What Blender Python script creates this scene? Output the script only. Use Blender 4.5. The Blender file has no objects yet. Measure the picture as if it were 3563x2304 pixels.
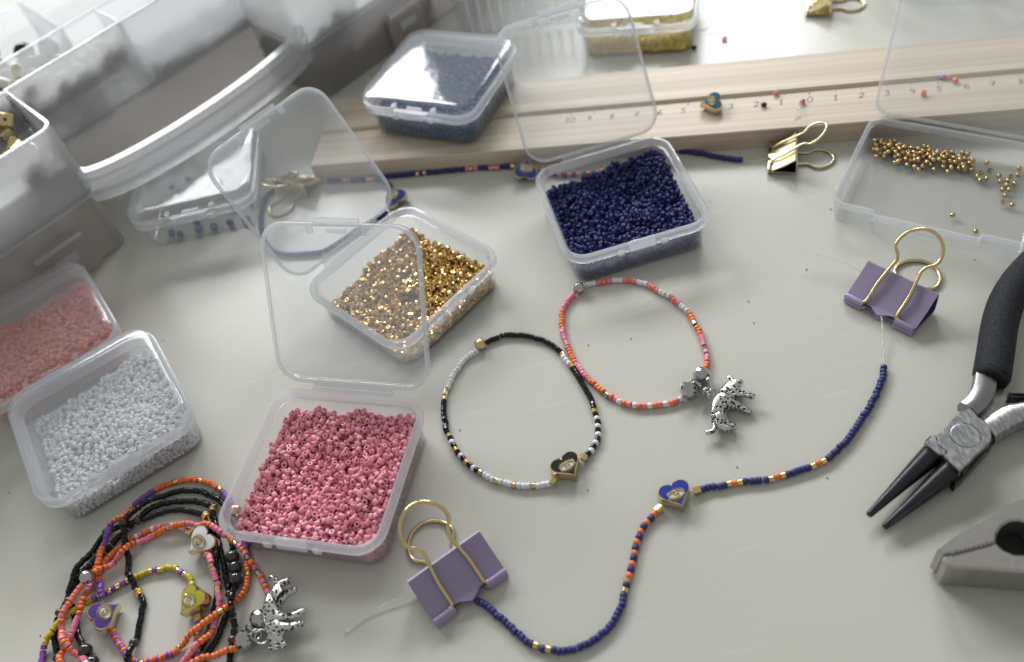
import bpy, math, random, re
import numpy as np
from mathutils import Vector, Matrix, Quaternion

# ------------------------------------------------------------------ camera, light, exposure
SC = bpy.context.scene
COL = SC.collection
MM = 0.001                                   # the script thinks in millimetres, the scene is in metres
IW, IH, FPX = 3563.0, 2304.0, 3100.0         # photograph size and focal length in its pixels
PITCH, ROLL, CH = math.radians(48.8836), math.radians(-15.1306), 247.8
_fw = np.array([0, math.cos(PITCH), -math.sin(PITCH)]); _r = np.array([1.0, 0, 0]); _u = np.cross(_r, _fw)
_c, _s = math.cos(ROLL), math.sin(ROLL)
RIGHT, UP, FWD = _c * _r + _s * _u, -_s * _r + _c * _u, _fw
cam = bpy.data.cameras.new('camera'); camo = bpy.data.objects.new('camera', cam); COL.objects.link(camo)
camo.matrix_world = Matrix(((RIGHT[0], UP[0], -FWD[0], 0), (RIGHT[1], UP[1], -FWD[1], 0), (RIGHT[2], UP[2], -FWD[2], CH * MM), (0, 0, 0, 1)))
cam.sensor_width = 36; cam.lens = FPX / IW * 36
cam.clip_start = 0.01; cam.clip_end = 20
cam.dof.use_dof = True; cam.dof.focus_distance = 0.30; cam.dof.aperture_fstop = 8.5
SC.camera = camo

world = bpy.data.worlds.new('World'); SC.world = world; world.use_nodes = True
world.node_tree.nodes['Background'].inputs[0].default_value = (0.985, 0.99, 0.965, 1)
world.node_tree.nodes['Background'].inputs[1].default_value = 0.34

# two window panes behind the table, the room's only strong light
for wx, ww in ((-0.46, 0.88), (0.43, 0.46)):
    win = bpy.data.lights.new('window_light', 'AREA'); win.shape = 'RECTANGLE'; win.size = ww; win.size_y = 0.30
    win.energy = 60.0 * ww * 0.30; win.color = (0.97, 0.985, 1.0)
    wino = bpy.data.objects.new('window_light', win); COL.objects.link(wino)
    wino.location = (wx, 1.35, 0.70); wino.rotation_euler = (math.radians(-62), 0, 0)

SC.view_settings.view_transform = 'Standard'; SC.view_settings.look = 'None'
SC.view_settings.exposure = 0.1; SC.view_settings.gamma = 1.0
SC.render.engine = 'CYCLES'
cy = SC.cycles
cy.use_denoising = True; cy.denoiser = 'OPENIMAGEDENOISE'
cy.max_bounces = 7; cy.diffuse_bounces = 3; cy.glossy_bounces = 3; cy.transmission_bounces = 6; cy.transparent_max_bounces = 32
cy.caustics_reflective = False; cy.caustics_refractive = False
cy.sample_clamp_indirect = 4.0
cy.use_adaptive_sampling = True; cy.adaptive_threshold = 0.03

def P(u, v, z=0.0):
    """the point at height z (mm above the table) seen at pixel u, v of the photograph"""
    d = (u - IW / 2) / FPX * RIGHT - (v - IH / 2) / FPX * UP + FWD
    t = (z - CH) / d[2]
    return np.array([0, 0, CH]) + d * t
class Frame:
    """coordinates read off an enlarged crop: origin in the photograph and enlargement"""
    def __init__(s, ox, oy, k): s.ox, s.oy, s.k = ox, oy, k
    def __call__(s, x, y, z=0.0): return P(s.ox + x / s.k, s.oy + y / s.k, z)

# ------------------------------------------------------------------ materials
MATS = {}
def nodes_of(m):
    m.use_nodes = True; return m.node_tree.nodes, m.node_tree.links
def mixc(N, L, fac, a, b):
    x = N.new('ShaderNodeMix'); x.data_type = 'RGBA'
    L.new(fac, x.inputs[0])
    for sck, val in ((x.inputs[6], a), (x.inputs[7], b)):
        if isinstance(val, (tuple, list)): sck.default_value = (*val[:3], 1)
        else: L.new(val, sck)
    return x.outputs[2]
def mathn(N, L, op, a, b=None, clamp=False):
    x = N.new('ShaderNodeMath'); x.operation = op; x.use_clamp = clamp
    for i, val in enumerate((a, b)):
        if val is None: continue
        if isinstance(val, (int, float)): x.inputs[i].default_value = val
        else: L.new(val, x.inputs[i])
    return x.outputs[0]
def principled(name, col, rough=0.4, metal=0.0, spec=0.5, vary=0.0, coat=0.0, sss=0.0, bump=0.0, bscale=900, rvary=0.0, mott=None, stretch=None):
    m = bpy.data.materials.new(name); N, L = nodes_of(m); b = N['Principled BSDF']
    b.inputs['Base Color'].default_value = (*col, 1); b.inputs['Roughness'].default_value = rough
    b.inputs['Metallic'].default_value = metal; b.inputs['Specular IOR Level'].default_value = spec
    b.inputs['Coat Weight'].default_value = coat; b.inputs['Coat Roughness'].default_value = 0.08
    if sss:
        b.inputs['Subsurface Weight'].default_value = sss; b.inputs['Subsurface Radius'].default_value = (1, .5, .4)
        b.inputs['Subsurface Scale'].default_value = 0.0006
    if vary:
        g = N.new('ShaderNodeNewGeometry'); o = N.new('ShaderNodeObjectInfo')
        f = mathn(N, L, 'FRACT', mathn(N, L, 'ADD', g.outputs['Random Per Island'], o.outputs['Random']))
        lo = tuple(max(0, c * (1 - vary)) for c in col); hi = tuple(min(1, c * (1 + vary * .8)) for c in col)
        L.new(mixc(N, L, f, lo, hi), b.inputs['Base Color'])
    if bump or rvary:
        t = N.new('ShaderNodeTexCoord'); n = N.new('ShaderNodeTexNoise'); n.inputs['Scale'].default_value = bscale
        n.inputs['Detail'].default_value = 4
        if stretch:
            mp = N.new('ShaderNodeMapping'); mp.inputs['Scale'].default_value = stretch; mp.inputs['Rotation'].default_value = (0, 0, 0.7); L.new(t.outputs['Object'], mp.inputs[0]); L.new(mp.outputs[0], n.inputs['Vector'])
        else: L.new(t.outputs['Object'], n.inputs['Vector'])
        if mott:
            mm = N.new('ShaderNodeMapRange'); mm.inputs['From Min'].default_value = 0.40; mm.inputs['From Max'].default_value = 0.68; L.new(n.outputs[0], mm.inputs['Value'])
            L.new(mixc(N, L, mm.outputs[0], col, mott), b.inputs['Base Color'])
        if bump:
            bp = N.new('ShaderNodeBump'); bp.inputs['Strength'].default_value = bump; bp.inputs['Distance'].default_value = 0.0002
            L.new(n.outputs[0], bp.inputs['Height']); L.new(bp.outputs[0], b.inputs['Normal'])
        if rvary:
            mr = N.new('ShaderNodeMapRange'); mr.inputs['To Min'].default_value = rough - rvary; mr.inputs['To Max'].default_value = rough + rvary
            L.new(n.outputs[0], mr.inputs['Value']); L.new(mr.outputs[0], b.inputs['Roughness'])
    MATS[name] = m; return m
def plastic(name, haze=0.06, graze=0.3, tint=(0.9, 0.93, 0.97), rough=0.06, clear=(0.985, 0.988, 0.99), cloud=0.0, back=0.55, blur=0.0):
    """thin moulded polypropylene: see-through, a little milky (more so along the wall), Schlick gloss on top"""
    m = bpy.data.materials.new(name); N, L = nodes_of(m); N.remove(N['Principled BSDF']); out = N['Material Output']
    lw = N.new('ShaderNodeLayerWeight'); lw.inputs['Blend'].default_value = 0.5; fac = lw.outputs['Facing']
    tr = N.new('ShaderNodeBsdfTransparent'); tr.inputs[0].default_value = (*clear, 1)
    if blur:                                      # moulded-in frosting scatters what is seen through
        N.remove(tr); tr = N.new('ShaderNodeBsdfRefraction'); tr.inputs['Color'].default_value = (*clear, 1); tr.inputs['Roughness'].default_value = blur; tr.inputs['IOR'].default_value = 1.04
    df = N.new('ShaderNodeBsdfDiffuse'); df.inputs[0].default_value = (*tint, 1)
    tl = N.new('ShaderNodeBsdfTranslucent'); tl.inputs[0].default_value = (*tint, 1)
    mx = N.new('ShaderNodeMixShader'); mx.inputs[0].default_value = back; L.new(df.outputs[0], mx.inputs[1]); L.new(tl.outputs[0], mx.inputs[2])
    h = mathn(N, L, 'ADD', mathn(N, L, 'MULTIPLY', mathn(N, L, 'POWER', fac, 3.0), graze), haze, True)
    if cloud:
        t = N.new('ShaderNodeTexCoord'); n = N.new('ShaderNodeTexNoise'); n.inputs['Scale'].default_value = 60; L.new(t.outputs['Object'], n.inputs['Vector'])
        h = mathn(N, L, 'ADD', h, mathn(N, L, 'MULTIPLY', mathn(N, L, 'SUBTRACT', n.outputs[0], 0.5), cloud), True)
    m1 = N.new('ShaderNodeMixShader'); L.new(h, m1.inputs[0]); L.new(tr.outputs[0], m1.inputs[1]); L.new(mx.outputs[0], m1.inputs[2])
    gl = N.new('ShaderNodeBsdfGlossy'); gl.inputs['Roughness'].default_value = rough
    tw = N.new('ShaderNodeTexCoord'); nw = N.new('ShaderNodeTexNoise'); nw.inputs['Scale'].default_value = 70; nw.inputs['Detail'].default_value = 3; L.new(tw.outputs['Object'], nw.inputs['Vector'])
    bw = N.new('ShaderNodeBump'); bw.inputs['Strength'].default_value = 0.22; bw.inputs['Distance'].default_value = 0.0006; L.new(nw.outputs[0], bw.inputs['Height']); L.new(bw.outputs[0], gl.inputs['Normal'])
    fr = mathn(N, L, 'ADD', mathn(N, L, 'MULTIPLY', mathn(N, L, 'POWER', fac, 5.0), 0.85), 0.04, True)
    m2 = N.new('ShaderNodeMixShader'); L.new(fr, m2.inputs[0]); L.new(m1.outputs[0], m2.inputs[1]); L.new(gl.outputs[0], m2.inputs[2])
    L.new(m2.outputs[0], out.inputs[0]); MATS[name] = m; return m

principled('black', (0.006, 0.007, 0.008), 0.15, spec=0.45)
principled('white', (0.80, 0.82, 0.83), 0.35, vary=0.05)
principled('gold', (0.84, 0.60, 0.26), 0.26, 1.0, vary=0.12)
principled('pink', (0.84, 0.25, 0.34), 0.38, vary=0.14)
principled('rose', (0.92, 0.38, 0.46), 0.33, vary=0.16)
principled('orange', (0.88, 0.215, 0.06), 0.36, vary=0.12)
principled('navy', (0.030, 0.032, 0.17), 0.50, vary=0.22)
principled('navy_heap', (0.022, 0.030, 0.155), 0.42, vary=0.25)
principled('violet', (0.26, 0.085, 0.42), 0.42, vary=0.14)
principled('yellow', (0.62, 0.50, 0.035), 0.36, vary=0.15)
principled('lemon', (0.84, 0.66, 0.12), 0.4, vary=0.15)
principled('ball_gold', (0.66, 0.49, 0.25), 0.14, 1.0, vary=0.15)
principled('silver', (0.54, 0.54, 0.54), 0.07, 1.0)
principled('coral', (0.90, 0.29, 0.21), 0.45, vary=0.18)
principled('slate', (0.032, 0.115, 0.25), 0.42, vary=0.3)
principled('white_heap', (0.88, 0.90, 0.91), 0.4, vary=0.08)
principled('gold_heap', (0.84, 0.58, 0.26), 0.24, 1.0, vary=0.28)
principled('brown', (0.06, 0.032, 0.018), 0.18, vary=0.3, coat=0.4)
principled('dark_stone', (0.025, 0.024, 0.027), 0.10, coat=0.6)
principled('brass', (0.74, 0.60, 0.30), 0.20, 1.0)
principled('pale_gold', (0.80, 0.66, 0.38), 0.26, 1.0)
principled('clip_gold', (0.74, 0.66, 0.42), 0.24, 1.0)
principled('lilac', (0.33, 0.275, 0.42), 0.32, bump=0.15, bscale=1500)
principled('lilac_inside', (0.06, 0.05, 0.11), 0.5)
principled('enamel_black', (0.006, 0.007, 0.010), 0.08, coat=0.8)
principled('enamel_blue', (0.012, 0.035, 0.33), 0.10, coat=0.8)
principled('enamel_teal', (0.01, 0.13, 0.20), 0.12, coat=0.8)
principled('enamel_purple', (0.07, 0.03, 0.22), 0.10, coat=0.8)
principled('enamel_lime', (0.38, 0.36, 0.012), 0.10, coat=0.8)
principled('enamel_white', (0.72, 0.72, 0.74), 0.12, coat=0.8)
principled('steel', (0.36, 0.37, 0.38), 0.36, 1.0, bump=0.25, bscale=420, rvary=0.1, mott=(0.60, 0.60, 0.61), stretch=(3, 1, 1))
principled('bright_steel', (0.31, 0.31, 0.315), 0.28, 1.0, rvary=0.08, bscale=400)
principled('worn_nickel', (0.50, 0.485, 0.455), 0.34, 0.9, bump=0.15, bscale=500, rvary=0.08, mott=(0.43, 0.415, 0.39))
principled('dark_steel', (0.045, 0.045, 0.05), 0.30, 0.85, rvary=0.1, bscale=300)
principled('hole_shade', (0.02, 0.019, 0.018), 0.6)
principled('foam', (0.011, 0.012, 0.015), 0.75, spec=0.25, bump=0.8, bscale=1500, mott=(0.032, 0.035, 0.042))
principled('pencil', (0.10, 0.10, 0.105), 0.6)
principled('ivory', (0.82, 0.80, 0.74), 0.3)
principled('crumb', (0.22, 0.13, 0.09), 0.8, vary=0.6)
plastic('clear', 0.05, 0.32)
plastic('clear_wall', 0.055, 0.30, (0.92, 0.95, 1.0), back=0.45)
plastic('clear_lid', 0.115, 0.40, (0.88, 0.92, 0.97))
plastic('clear_rim', 0.30, 0.65, (0.94, 0.96, 1.0), back=0.5)
plastic('frosted', 0.60, 0.40, (0.95, 0.96, 0.97), 0.22, back=0.68, blur=0.30)
plastic('frosted_in', 0.30, 0.40, (0.95, 0.96, 0.97), 0.2, back=0.7)
plastic('frosted_shaded', 0.46, 0.30, (0.70, 0.65, 0.61), 0.25, back=0.55)  # darker, warmer tint: the lower tier's shade is put into the plastic's colour
plastic('frosted_handle', 0.20, 0.35, (0.84, 0.87, 0.90), 0.18, back=0.6)
plastic('frosted_rim', 0.45, 0.4, (0.92, 0.94, 0.96), 0.15)
plastic('thread', 0.30, 0.45, (0.92, 0.94, 0.95), 0.05)

def table_material():
    m = bpy.data.materials.new('table_paint'); N, L = nodes_of(m); b = N['Principled BSDF']
    t = N.new('ShaderNodeTexCoord')
    n = N.new('ShaderNodeTexNoise'); n.inputs['Scale'].default_value = 7; n.inputs['Detail'].default_value = 5; L.new(t.outputs['Object'], n.inputs[0])
    base = mixc(N, L, n.outputs[0], (0.56, 0.556, 0.497), (0.61, 0.606, 0.547))
    st = N.new('ShaderNodeTexNoise'); st.inputs['Scale'].default_value = 11; L.new(t.outputs['Object'], st.inputs[0])
    sr = N.new('ShaderNodeMapRange'); sr.inputs['From Min'].default_value = 0.60; sr.inputs['From Max'].default_value = 0.80; sr.inputs['To Max'].default_value = 0.35; L.new(st.outputs[0], sr.inputs[0])
    base = mixc(N, L, sr.outputs[0], base, (0.56, 0.53, 0.42))
    scr = None                                                        # fine scratches in three directions
    for k, (ang, dens, ln) in enumerate(((0.35, 190, 16), (-0.25, 150, 14), (1.1, 140, 14), (0.1, 220, 18))):
        mp = N.new('ShaderNodeMapping'); mp.inputs['Rotation'].default_value = (0, 0, ang); mp.inputs['Scale'].default_value = (ln, dens, 1); mp.inputs['Location'].default_value = (k * 3.7, k * 1.3, 0)
        L.new(t.outputs['Object'], mp.inputs[0])
        q = N.new('ShaderNodeTexNoise'); q.inputs['Scale'].default_value = 1.6; q.inputs['Detail'].default_value = 1; q.inputs['Distortion'].default_value = 0.3; L.new(mp.outputs[0], q.inputs[0])
        r = N.new('ShaderNodeMapRange'); r.inputs['From Min'].default_value = 0.72; r.inputs['From Max'].default_value = 0.80; L.new(q.outputs[0], r.inputs[0])
        scr = r.outputs[0] if scr is None else mathn(N, L, 'MAXIMUM', scr, r.outputs[0])
    base = mixc(N, L, mathn(N, L, 'MULTIPLY', scr, 0.03), base, (0.74, 0.73, 0.68))
    L.new(base, b.inputs['Base Color'])
    rn = N.new('ShaderNodeTexNoise'); rn.inputs['Scale'].default_value = 24; rn.inputs['Detail'].default_value = 6; L.new(t.outputs['Object'], rn.inputs[0])
    rr = N.new('ShaderNodeMapRange'); rr.inputs['To Min'].default_value = 0.17; rr.inputs['To Max'].default_value = 0.34; L.new(rn.outputs[0], rr.inputs[0])
    L.new(mathn(N, L, 'ADD', rr.outputs[0], mathn(N, L, 'MULTIPLY', scr, 0.15)), b.inputs['Roughness'])
    fn = N.new('ShaderNodeTexNoise'); fn.inputs['Scale'].default_value = 260; fn.inputs['Detail'].default_value = 3; L.new(t.outputs['Object'], fn.inputs[0])
    bp = N.new('ShaderNodeBump'); bp.inputs['Strength'].default_value = 0.05; bp.inputs['Distance'].default_value = 0.0004
    L.new(mathn(N, L, 'SUBTRACT', fn.outputs[0], mathn(N, L, 'MULTIPLY', scr, 0.6)), bp.inputs['Height']); L.new(bp.outputs[0], b.inputs['Normal'])
    b.inputs['Specular IOR Level'].default_value = 0.32
    return m
def wood_material():
    m = bpy.data.materials.new('pine'); N, L = nodes_of(m); b = N['Principled BSDF']; t = N.new('ShaderNodeTexCoord')
    mp = N.new('ShaderNodeMapping'); mp.inputs['Scale'].default_value = (5, 420, 420); L.new(t.outputs['Object'], mp.inputs[0])
    n = N.new('ShaderNodeTexNoise'); n.inputs['Scale'].default_value = 1.0; n.inputs['Detail'].default_value = 4; n.inputs['Roughness'].default_value = 0.65; L.new(mp.outputs[0], n.inputs[0])
    mp2 = N.new('ShaderNodeMapping'); mp2.inputs['Scale'].default_value = (1.2, 90, 90); L.new(t.outputs['Object'], mp2.inputs[0])
    w = N.new('ShaderNodeTexNoise'); w.inputs['Scale'].default_value = 1.3; w.inputs['Detail'].default_value = 2; w.inputs['Distortion'].default_value = 0.4; L.new(mp2.outputs[0], w.inputs[0])
    r1 = N.new('ShaderNodeMapRange'); r1.inputs['From Min'].default_value = 0.38; r1.inputs['From Max'].default_value = 0.66; L.new(n.outputs[0], r1.inputs[0])
    c1 = mixc(N, L, r1.outputs[0], (0.68, 0.60, 0.48), (0.56, 0.47, 0.36))
    r2 = N.new('ShaderNodeMapRange'); r2.inputs['From Min'].default_value = 0.45; r2.inputs['From Max'].default_value = 0.62; r2.inputs['To Max'].default_value = 0.55; L.new(w.outputs[0], r2.inputs[0])
    L.new(mixc(N, L, r2.outputs[0], c1, (0.48, 0.39, 0.29)), b.inputs['Base Color'])
    b.inputs['Roughness'].default_value = 0.48
    bp = N.new('ShaderNodeBump'); bp.inputs['Strength'].default_value = 0.25; bp.inputs['Distance'].default_value = 0.0003; L.new(n.outputs[0], bp.inputs['Height']); L.new(bp.outputs[0], b.inputs['Normal'])
    return m
def antique_silver():
    m = bpy.data.materials.new('antique_silver'); N, L = nodes_of(m); b = N['Principled BSDF']; t = N.new('ShaderNodeTexCoord')
    v = N.new('ShaderNodeTexVoronoi'); v.inputs['Scale'].default_value = 860; v.inputs['Randomness'].default_value = 0.7; L.new(t.outputs['Object'], v.inputs[0])
    r = N.new('ShaderNodeMapRange'); r.inputs['From Min'].default_value = 0.27; r.inputs['From Max'].default_value = 0.42; L.new(v.outputs[0], r.inputs[0])
    L.new(mixc(N, L, r.outputs[0], (0.022, 0.02, 0.019), (0.66, 0.66, 0.64)), b.inputs['Base Color'])
    b.inputs['Metallic'].default_value = 1.0; b.inputs['Roughness'].default_value = 0.27
    bp = N.new('ShaderNodeBump'); bp.inputs['Strength'].default_value = 0.9; bp.inputs['Distance'].default_value = 0.0006; L.new(r.outputs[0], bp.inputs['Height']); L.new(bp.outputs[0], b.inputs['Normal'])
    MATS['antique_silver'] = m
antique_silver()

# ------------------------------------------------------------------ mesh helpers (vertices in mm)
def mk(name, V, F, mat, parent=None, smooth=None, loc=None, rot=None):
    me = mesh(name, V, F, mat, smooth)
    return link(name, me, parent, loc, rot)
def mesh(name, V, F, mat, smooth=None):
    me = bpy.data.meshes.new(name)
    V = np.asarray(V, float) * MM
    if isinstance(F, np.ndarray):
        n, k = F.shape
        me.vertices.add(len(V)); me.vertices.foreach_set('co', V.ravel())
        me.loops.add(n * k); me.loops.foreach_set('vertex_index', F.ravel().astype(np.int32))
        me.polygons.add(n); me.polygons.foreach_set('loop_start', np.arange(0, n * k, k, dtype=np.int32))
        me.update(calc_edges=True)
    else:
        me.from_pydata([tuple(v) for v in V], [], F)
    me.materials.append(MATS[mat] if isinstance(mat, str) else mat)
    if smooth is not None:
        me.polygons.foreach_set('use_smooth', np.ones(len(me.polygons), bool))
        if smooth < 180: me.set_sharp_from_angle(angle=math.radians(smooth))
    me.update(); return me
def link(name, me, parent=None, loc=None, rot=None):
    o = bpy.data.objects.new(name, me); COL.objects.link(o)
    if parent is not None: o.parent = parent
    if loc is not None: o.location = tuple(float(c) * MM for c in loc)
    if rot is not None:
        if isinstance(rot, Quaternion): o.rotation_mode = 'QUATERNION'; o.rotation_quaternion = rot
        else: o.rotation_euler = rot
    return o
def tag(o, label=None, cat=None, group=None, kind=None):
    if label: o['label'] = label
    if cat: o['category'] = cat
    if group: o['group'] = group
    if kind: o['kind'] = kind
    return o
def thing(name, label, cat, loc=(0, 0, 0), rz=0.0, group=None):
    o = bpy.data.objects.new(name, None); COL.objects.link(o); o.empty_display_size = 0.005
    o.location = tuple(float(c) * MM for c in loc); o.rotation_euler = (0, 0, rz)
    return tag(o, label, cat, group)
def box(a, b):
    x0, y0, z0 = a; x1, y1, z1 = b
    V = [(x0, y0, z0), (x1, y0, z0), (x1, y1, z0), (x0, y1, z0), (x0, y0, z1), (x1, y0, z1), (x1, y1, z1), (x0, y1, z1)]
    return V, [(0, 3, 2, 1), (4, 5, 6, 7), (0, 1, 5, 4), (1, 2, 6, 5), (2, 3, 7, 6), (3, 0, 4, 7)]
def join(*parts):
    V, F = [], []
    for v, f in parts:
        k = len(V); V += [tuple(p) for p in v]; F += [tuple(i + k for i in q) for q in f]
    return V, F
def loft(rings, closed=True, cap0=True, cap1=True, wrap=False):
    n = len(rings[0]); V = [tuple(p) for r in rings for p in r]; F = []
    m = len(rings)
    for i in range(m if wrap else m - 1):
        a, b = i * n, ((i + 1) % m) * n
        for j in range(n if closed else n - 1):
            k = (j + 1) % n; F.append((a + j, a + k, b + k, b + j))
    if cap0 and not wrap: F.append(tuple(reversed(range(n))))
    if cap1 and not wrap: F.append(tuple(range((m - 1) * n, m * n)))
    return V, F
def rrect(hx, hy, r, z, n=6, cx=0, cy_=0):
    r = max(0.05, min(r, hx, hy)); out = []
    for sx, sy, a0 in ((1, 1, 0), (-1, 1, 90), (-1, -1, 180), (1, -1, 270)):
        for k in range(n + 1):
            a = math.radians(a0 + 90 * k / n)
            out.append((cx + sx * (hx - r) + r * math.cos(a), cy_ + sy * (hy - r) + r * math.sin(a), z))
    return out
def lathe(prof, seg=16, axis='z', closed_prof=False):
    rings = []
    for k in range(seg):
        a = 2 * math.pi * k / seg; c, s = math.cos(a), math.sin(a)
        rings.append([(r * c, r * s, h) if axis == 'z' else (h, r * c, r * s) for r, h in prof])
    V, F = loft(rings, closed=closed_prof, wrap=True); return V, F
def smooth_path(pts, step=0.4, closed=False):
    p = [np.asarray(q, float) for q in pts]; n = len(p); out = []
    for i in range(n if closed else n - 1):
        p0, p1, p2, p3 = (p[(i - 1) % n] if closed or i > 0 else 2 * p[0] - p[1]), p[i], p[(i + 1) % n], (p[(i + 2) % n] if closed or i + 2 < n else 2 * p[-1] - p[-2])
        m = max(2, int(np.linalg.norm(p2 - p1) / step))
        for k in range(m):
            t = k / m
            out.append(0.5 * (2 * p1 + (p2 - p0) * t + (2 * p0 - 5 * p1 + 4 * p2 - p3) * t * t + (3 * p1 - p0 - 3 * p2 + p3) * t ** 3))
    if not closed: out.append(p[-1])
    return np.array(out)
def sweep(path, prof, closed=False, up=(0, 0, 1)):
    """sweep a 2-D profile (side, up) along a path; prof may be a list of profiles, one per point"""
    path = np.asarray(path, float); n = len(path); rings = []; upv = np.array(up, float); last = None
    for i in range(n):
        t = path[(i + 1) % n] - path[i - 1] if closed else path[min(i + 1, n - 1)] - path[max(i - 1, 0)]
        t = t / (np.linalg.norm(t) + 1e-12)
        s = np.cross(t, upv) if last is None else last - t * np.dot(last, t)
        if np.linalg.norm(s) < 1e-6: s = np.cross(t, (1, 0, 0.1))
        s /= np.linalg.norm(s); last = s; w = np.cross(s, t)
        pr = prof[i] if isinstance(prof[0][0], (tuple, list, np.ndarray)) else prof
        rings.append([path[i] + s * a + w * b for a, b in pr])
    return loft(rings, wrap=closed)
def circ(r, n=8): return [(r * math.cos(2 * math.pi * k / n), r * math.sin(2 * math.pi * k / n)) for k in range(n)]
def tube(path, r, n=8, closed=False): return sweep(path, circ(r, n), closed)
def taper_tube(path, radii, n=10): return sweep(path, [circ(r, n) for r in radii])
def extrude(poly, z0, z1):
    """flat outline (counter-clockwise, simple polygon) to a slab"""
    n = len(poly); V = [(x, y, z0) for x, y in poly] + [(x, y, z1) for x, y in poly]
    return V, [tuple(reversed(range(n))), tuple(range(n, 2 * n))] + [(i, (i + 1) % n, n + (i + 1) % n, n + i) for i in range(n)]
def slab(poly, z0, z1, bev=0.4):
    """slab with chamfered top and bottom edge"""
    p = np.array(poly); n = len(p)
    e = np.roll(p, -1, 0) - p; e /= np.linalg.norm(e, axis=1)[:, None] + 1e-9; nrm = np.stack([e[:, 1], -e[:, 0]], 1)
    v = nrm + np.roll(nrm, 1, 0); v /= np.maximum(np.linalg.norm(v, axis=1)[:, None], 0.5)
    q = p - v * bev
    R = lambda a, z: [(x, y, z) for x, y in a]
    return loft([R(q, z0), R(p, z0 + bev), R(p, z1 - bev), R(q, z1)])
def quat_to(d, spin=0.0):
    q = Vector((0, 0, 1)).rotation_difference(Vector(tuple(d)).normalized())
    return q @ Quaternion((0, 0, 1), spin)

# ------------------------------------------------------------------ the table and the measuring board
V, F = loft([rrect(900, 700, 12, -28, 4), rrect(900, 700, 12, -1.5, 4), rrect(898.5, 698.5, 11, 0, 4)])
tb = mk('table', V, F, table_material(), loc=(60, 380, 0)); tag(tb, kind='structure')

BANG = math.radians(-16.764)
BD, BN = np.array([math.cos(BANG), math.sin(BANG), 0]), np.array([-math.sin(BANG), math.cos(BANG), 0])
B0 = np.array([146.2, 293.15, 0])                 # tick 0 of the ruler line; the board's front edge lies 22.2 mm before it
board = thing('measuring_board', 'pale pine board with a groove and handwritten centimetre numbers', 'ruler', B0, BANG)
prof = [(-22.2, 0.3), (-22.0, 0), (26.4, 0), (26.6, 0.3), (26.6, 9.3), (26.2, 9.7), (4.2, 9.7), (3.6, 9.9), (2.6, 9.9), (2.2, 9.6), (1.5, 8.0), (0.9, 8.0), (0.3, 9.0), (-21.8, 9.0), (-22.2, 8.6)]
V, F = loft([[(x, a, b) for a, b in prof] for x in (-217, 217)])
mk('body', V, F, wood_material(), board)
BZ = 9.0
STROKES = {
    '0': [[(.5, 1), (.15, .8), (.05, .45), (.25, .05), (.6, 0), (.9, .3), (.95, .7), (.75, .97), (.5, 1)]],
    '1': [[(.1, .62), (.55, 1), (.5, .5), (.45, 0)], [(.15, .02), (.75, .0)]],
    '2': [[(.1, .75), (.35, 1), (.75, .9), (.75, .6), (.4, .25), (.05, .0), (.9, .05)]],
    '3': [[(.1, .95), (.6, 1), (.8, .8), (.45, .55), (.8, .4), (.75, .1), (.4, 0), (.05, .1)]],
    '4': [[(.35, 1), (.1, .5), (.9, .45)], [(.75, .75), (.55, 0)]],
    '5': [[(.9, 1), (.3, .97), (.2, .6), (.6, .6), (.75, .3), (.5, .02), (.05, .05)]],
    '6': [[(.75, 1), (.3, .7), (.1, .3), (.3, .02), (.7, .05), (.8, .35), (.45, .5), (.15, .35)]],
    '7': [[(.05, .95), (.85, 1), (.5, .5), (.3, 0)], [(.2, .5), (.85, .52)]],
    '8': [[(.8, .9), (.45, 1), (.2, .8), (.5, .55), (.75, .25), (.45, 0), (.15, .2), (.45, .5), (.75, .7), (.8, .9)]],
    '9': [[(.8, .8), (.5, 1), (.15, .8), (.35, .55), (.75, .65), (.8, .85), (.7, .4), (.4, 0)]]}
def ribbon(pts, w, z):
    p = smooth_path([(x, y, 0) for x, y in pts], 0.25)
    t = np.gradient(p, axis=0); t /= np.linalg.norm(t, axis=1)[:, None] + 1e-9
    s = np.stack([-t[:, 1], t[:, 0], t[:, 2]], 1) * w / 2; z0 = np.array([0, 0, z]); z1 = np.array([0, 0, z + 0.03])
    rings = [[p[i] + s[i] + z0, p[i] - s[i] + z0, p[i] - s[i] + z1, p[i] + s[i] + z1] for i in range(len(p))]
    return loft(rings)
rnd = random.Random(4)
for k in range(-10, 9):
    x = k * 10 + rnd.uniform(-.4, .4)
    ln = 1.5 if k in (-10, -9, -5, 0, 5) else 0.55
    mk('tick_mark', *ribbon([(x, -0.1), (x + rnd.uniform(-.1, .1), -0.1 - ln)], 0.45, BZ + 0.01), 'pencil', board)
    sx = x - 1.4 - (1.3 if k == -10 else 0) + (-2.0 if -10 < k < 0 else -0.2)
    if k == -4: continue                          # under the teal heart bead
    for ch in str(abs(k)):
        parts = [ribbon([(sx + a * 2.3 + b * .4, -6.4 + b * 3.1) for a, b in st], 0.38, BZ + 0.01) for st in STROKES[ch]]
        mk('numeral', *join(*parts), 'pencil', board); sx += 2.2

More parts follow.
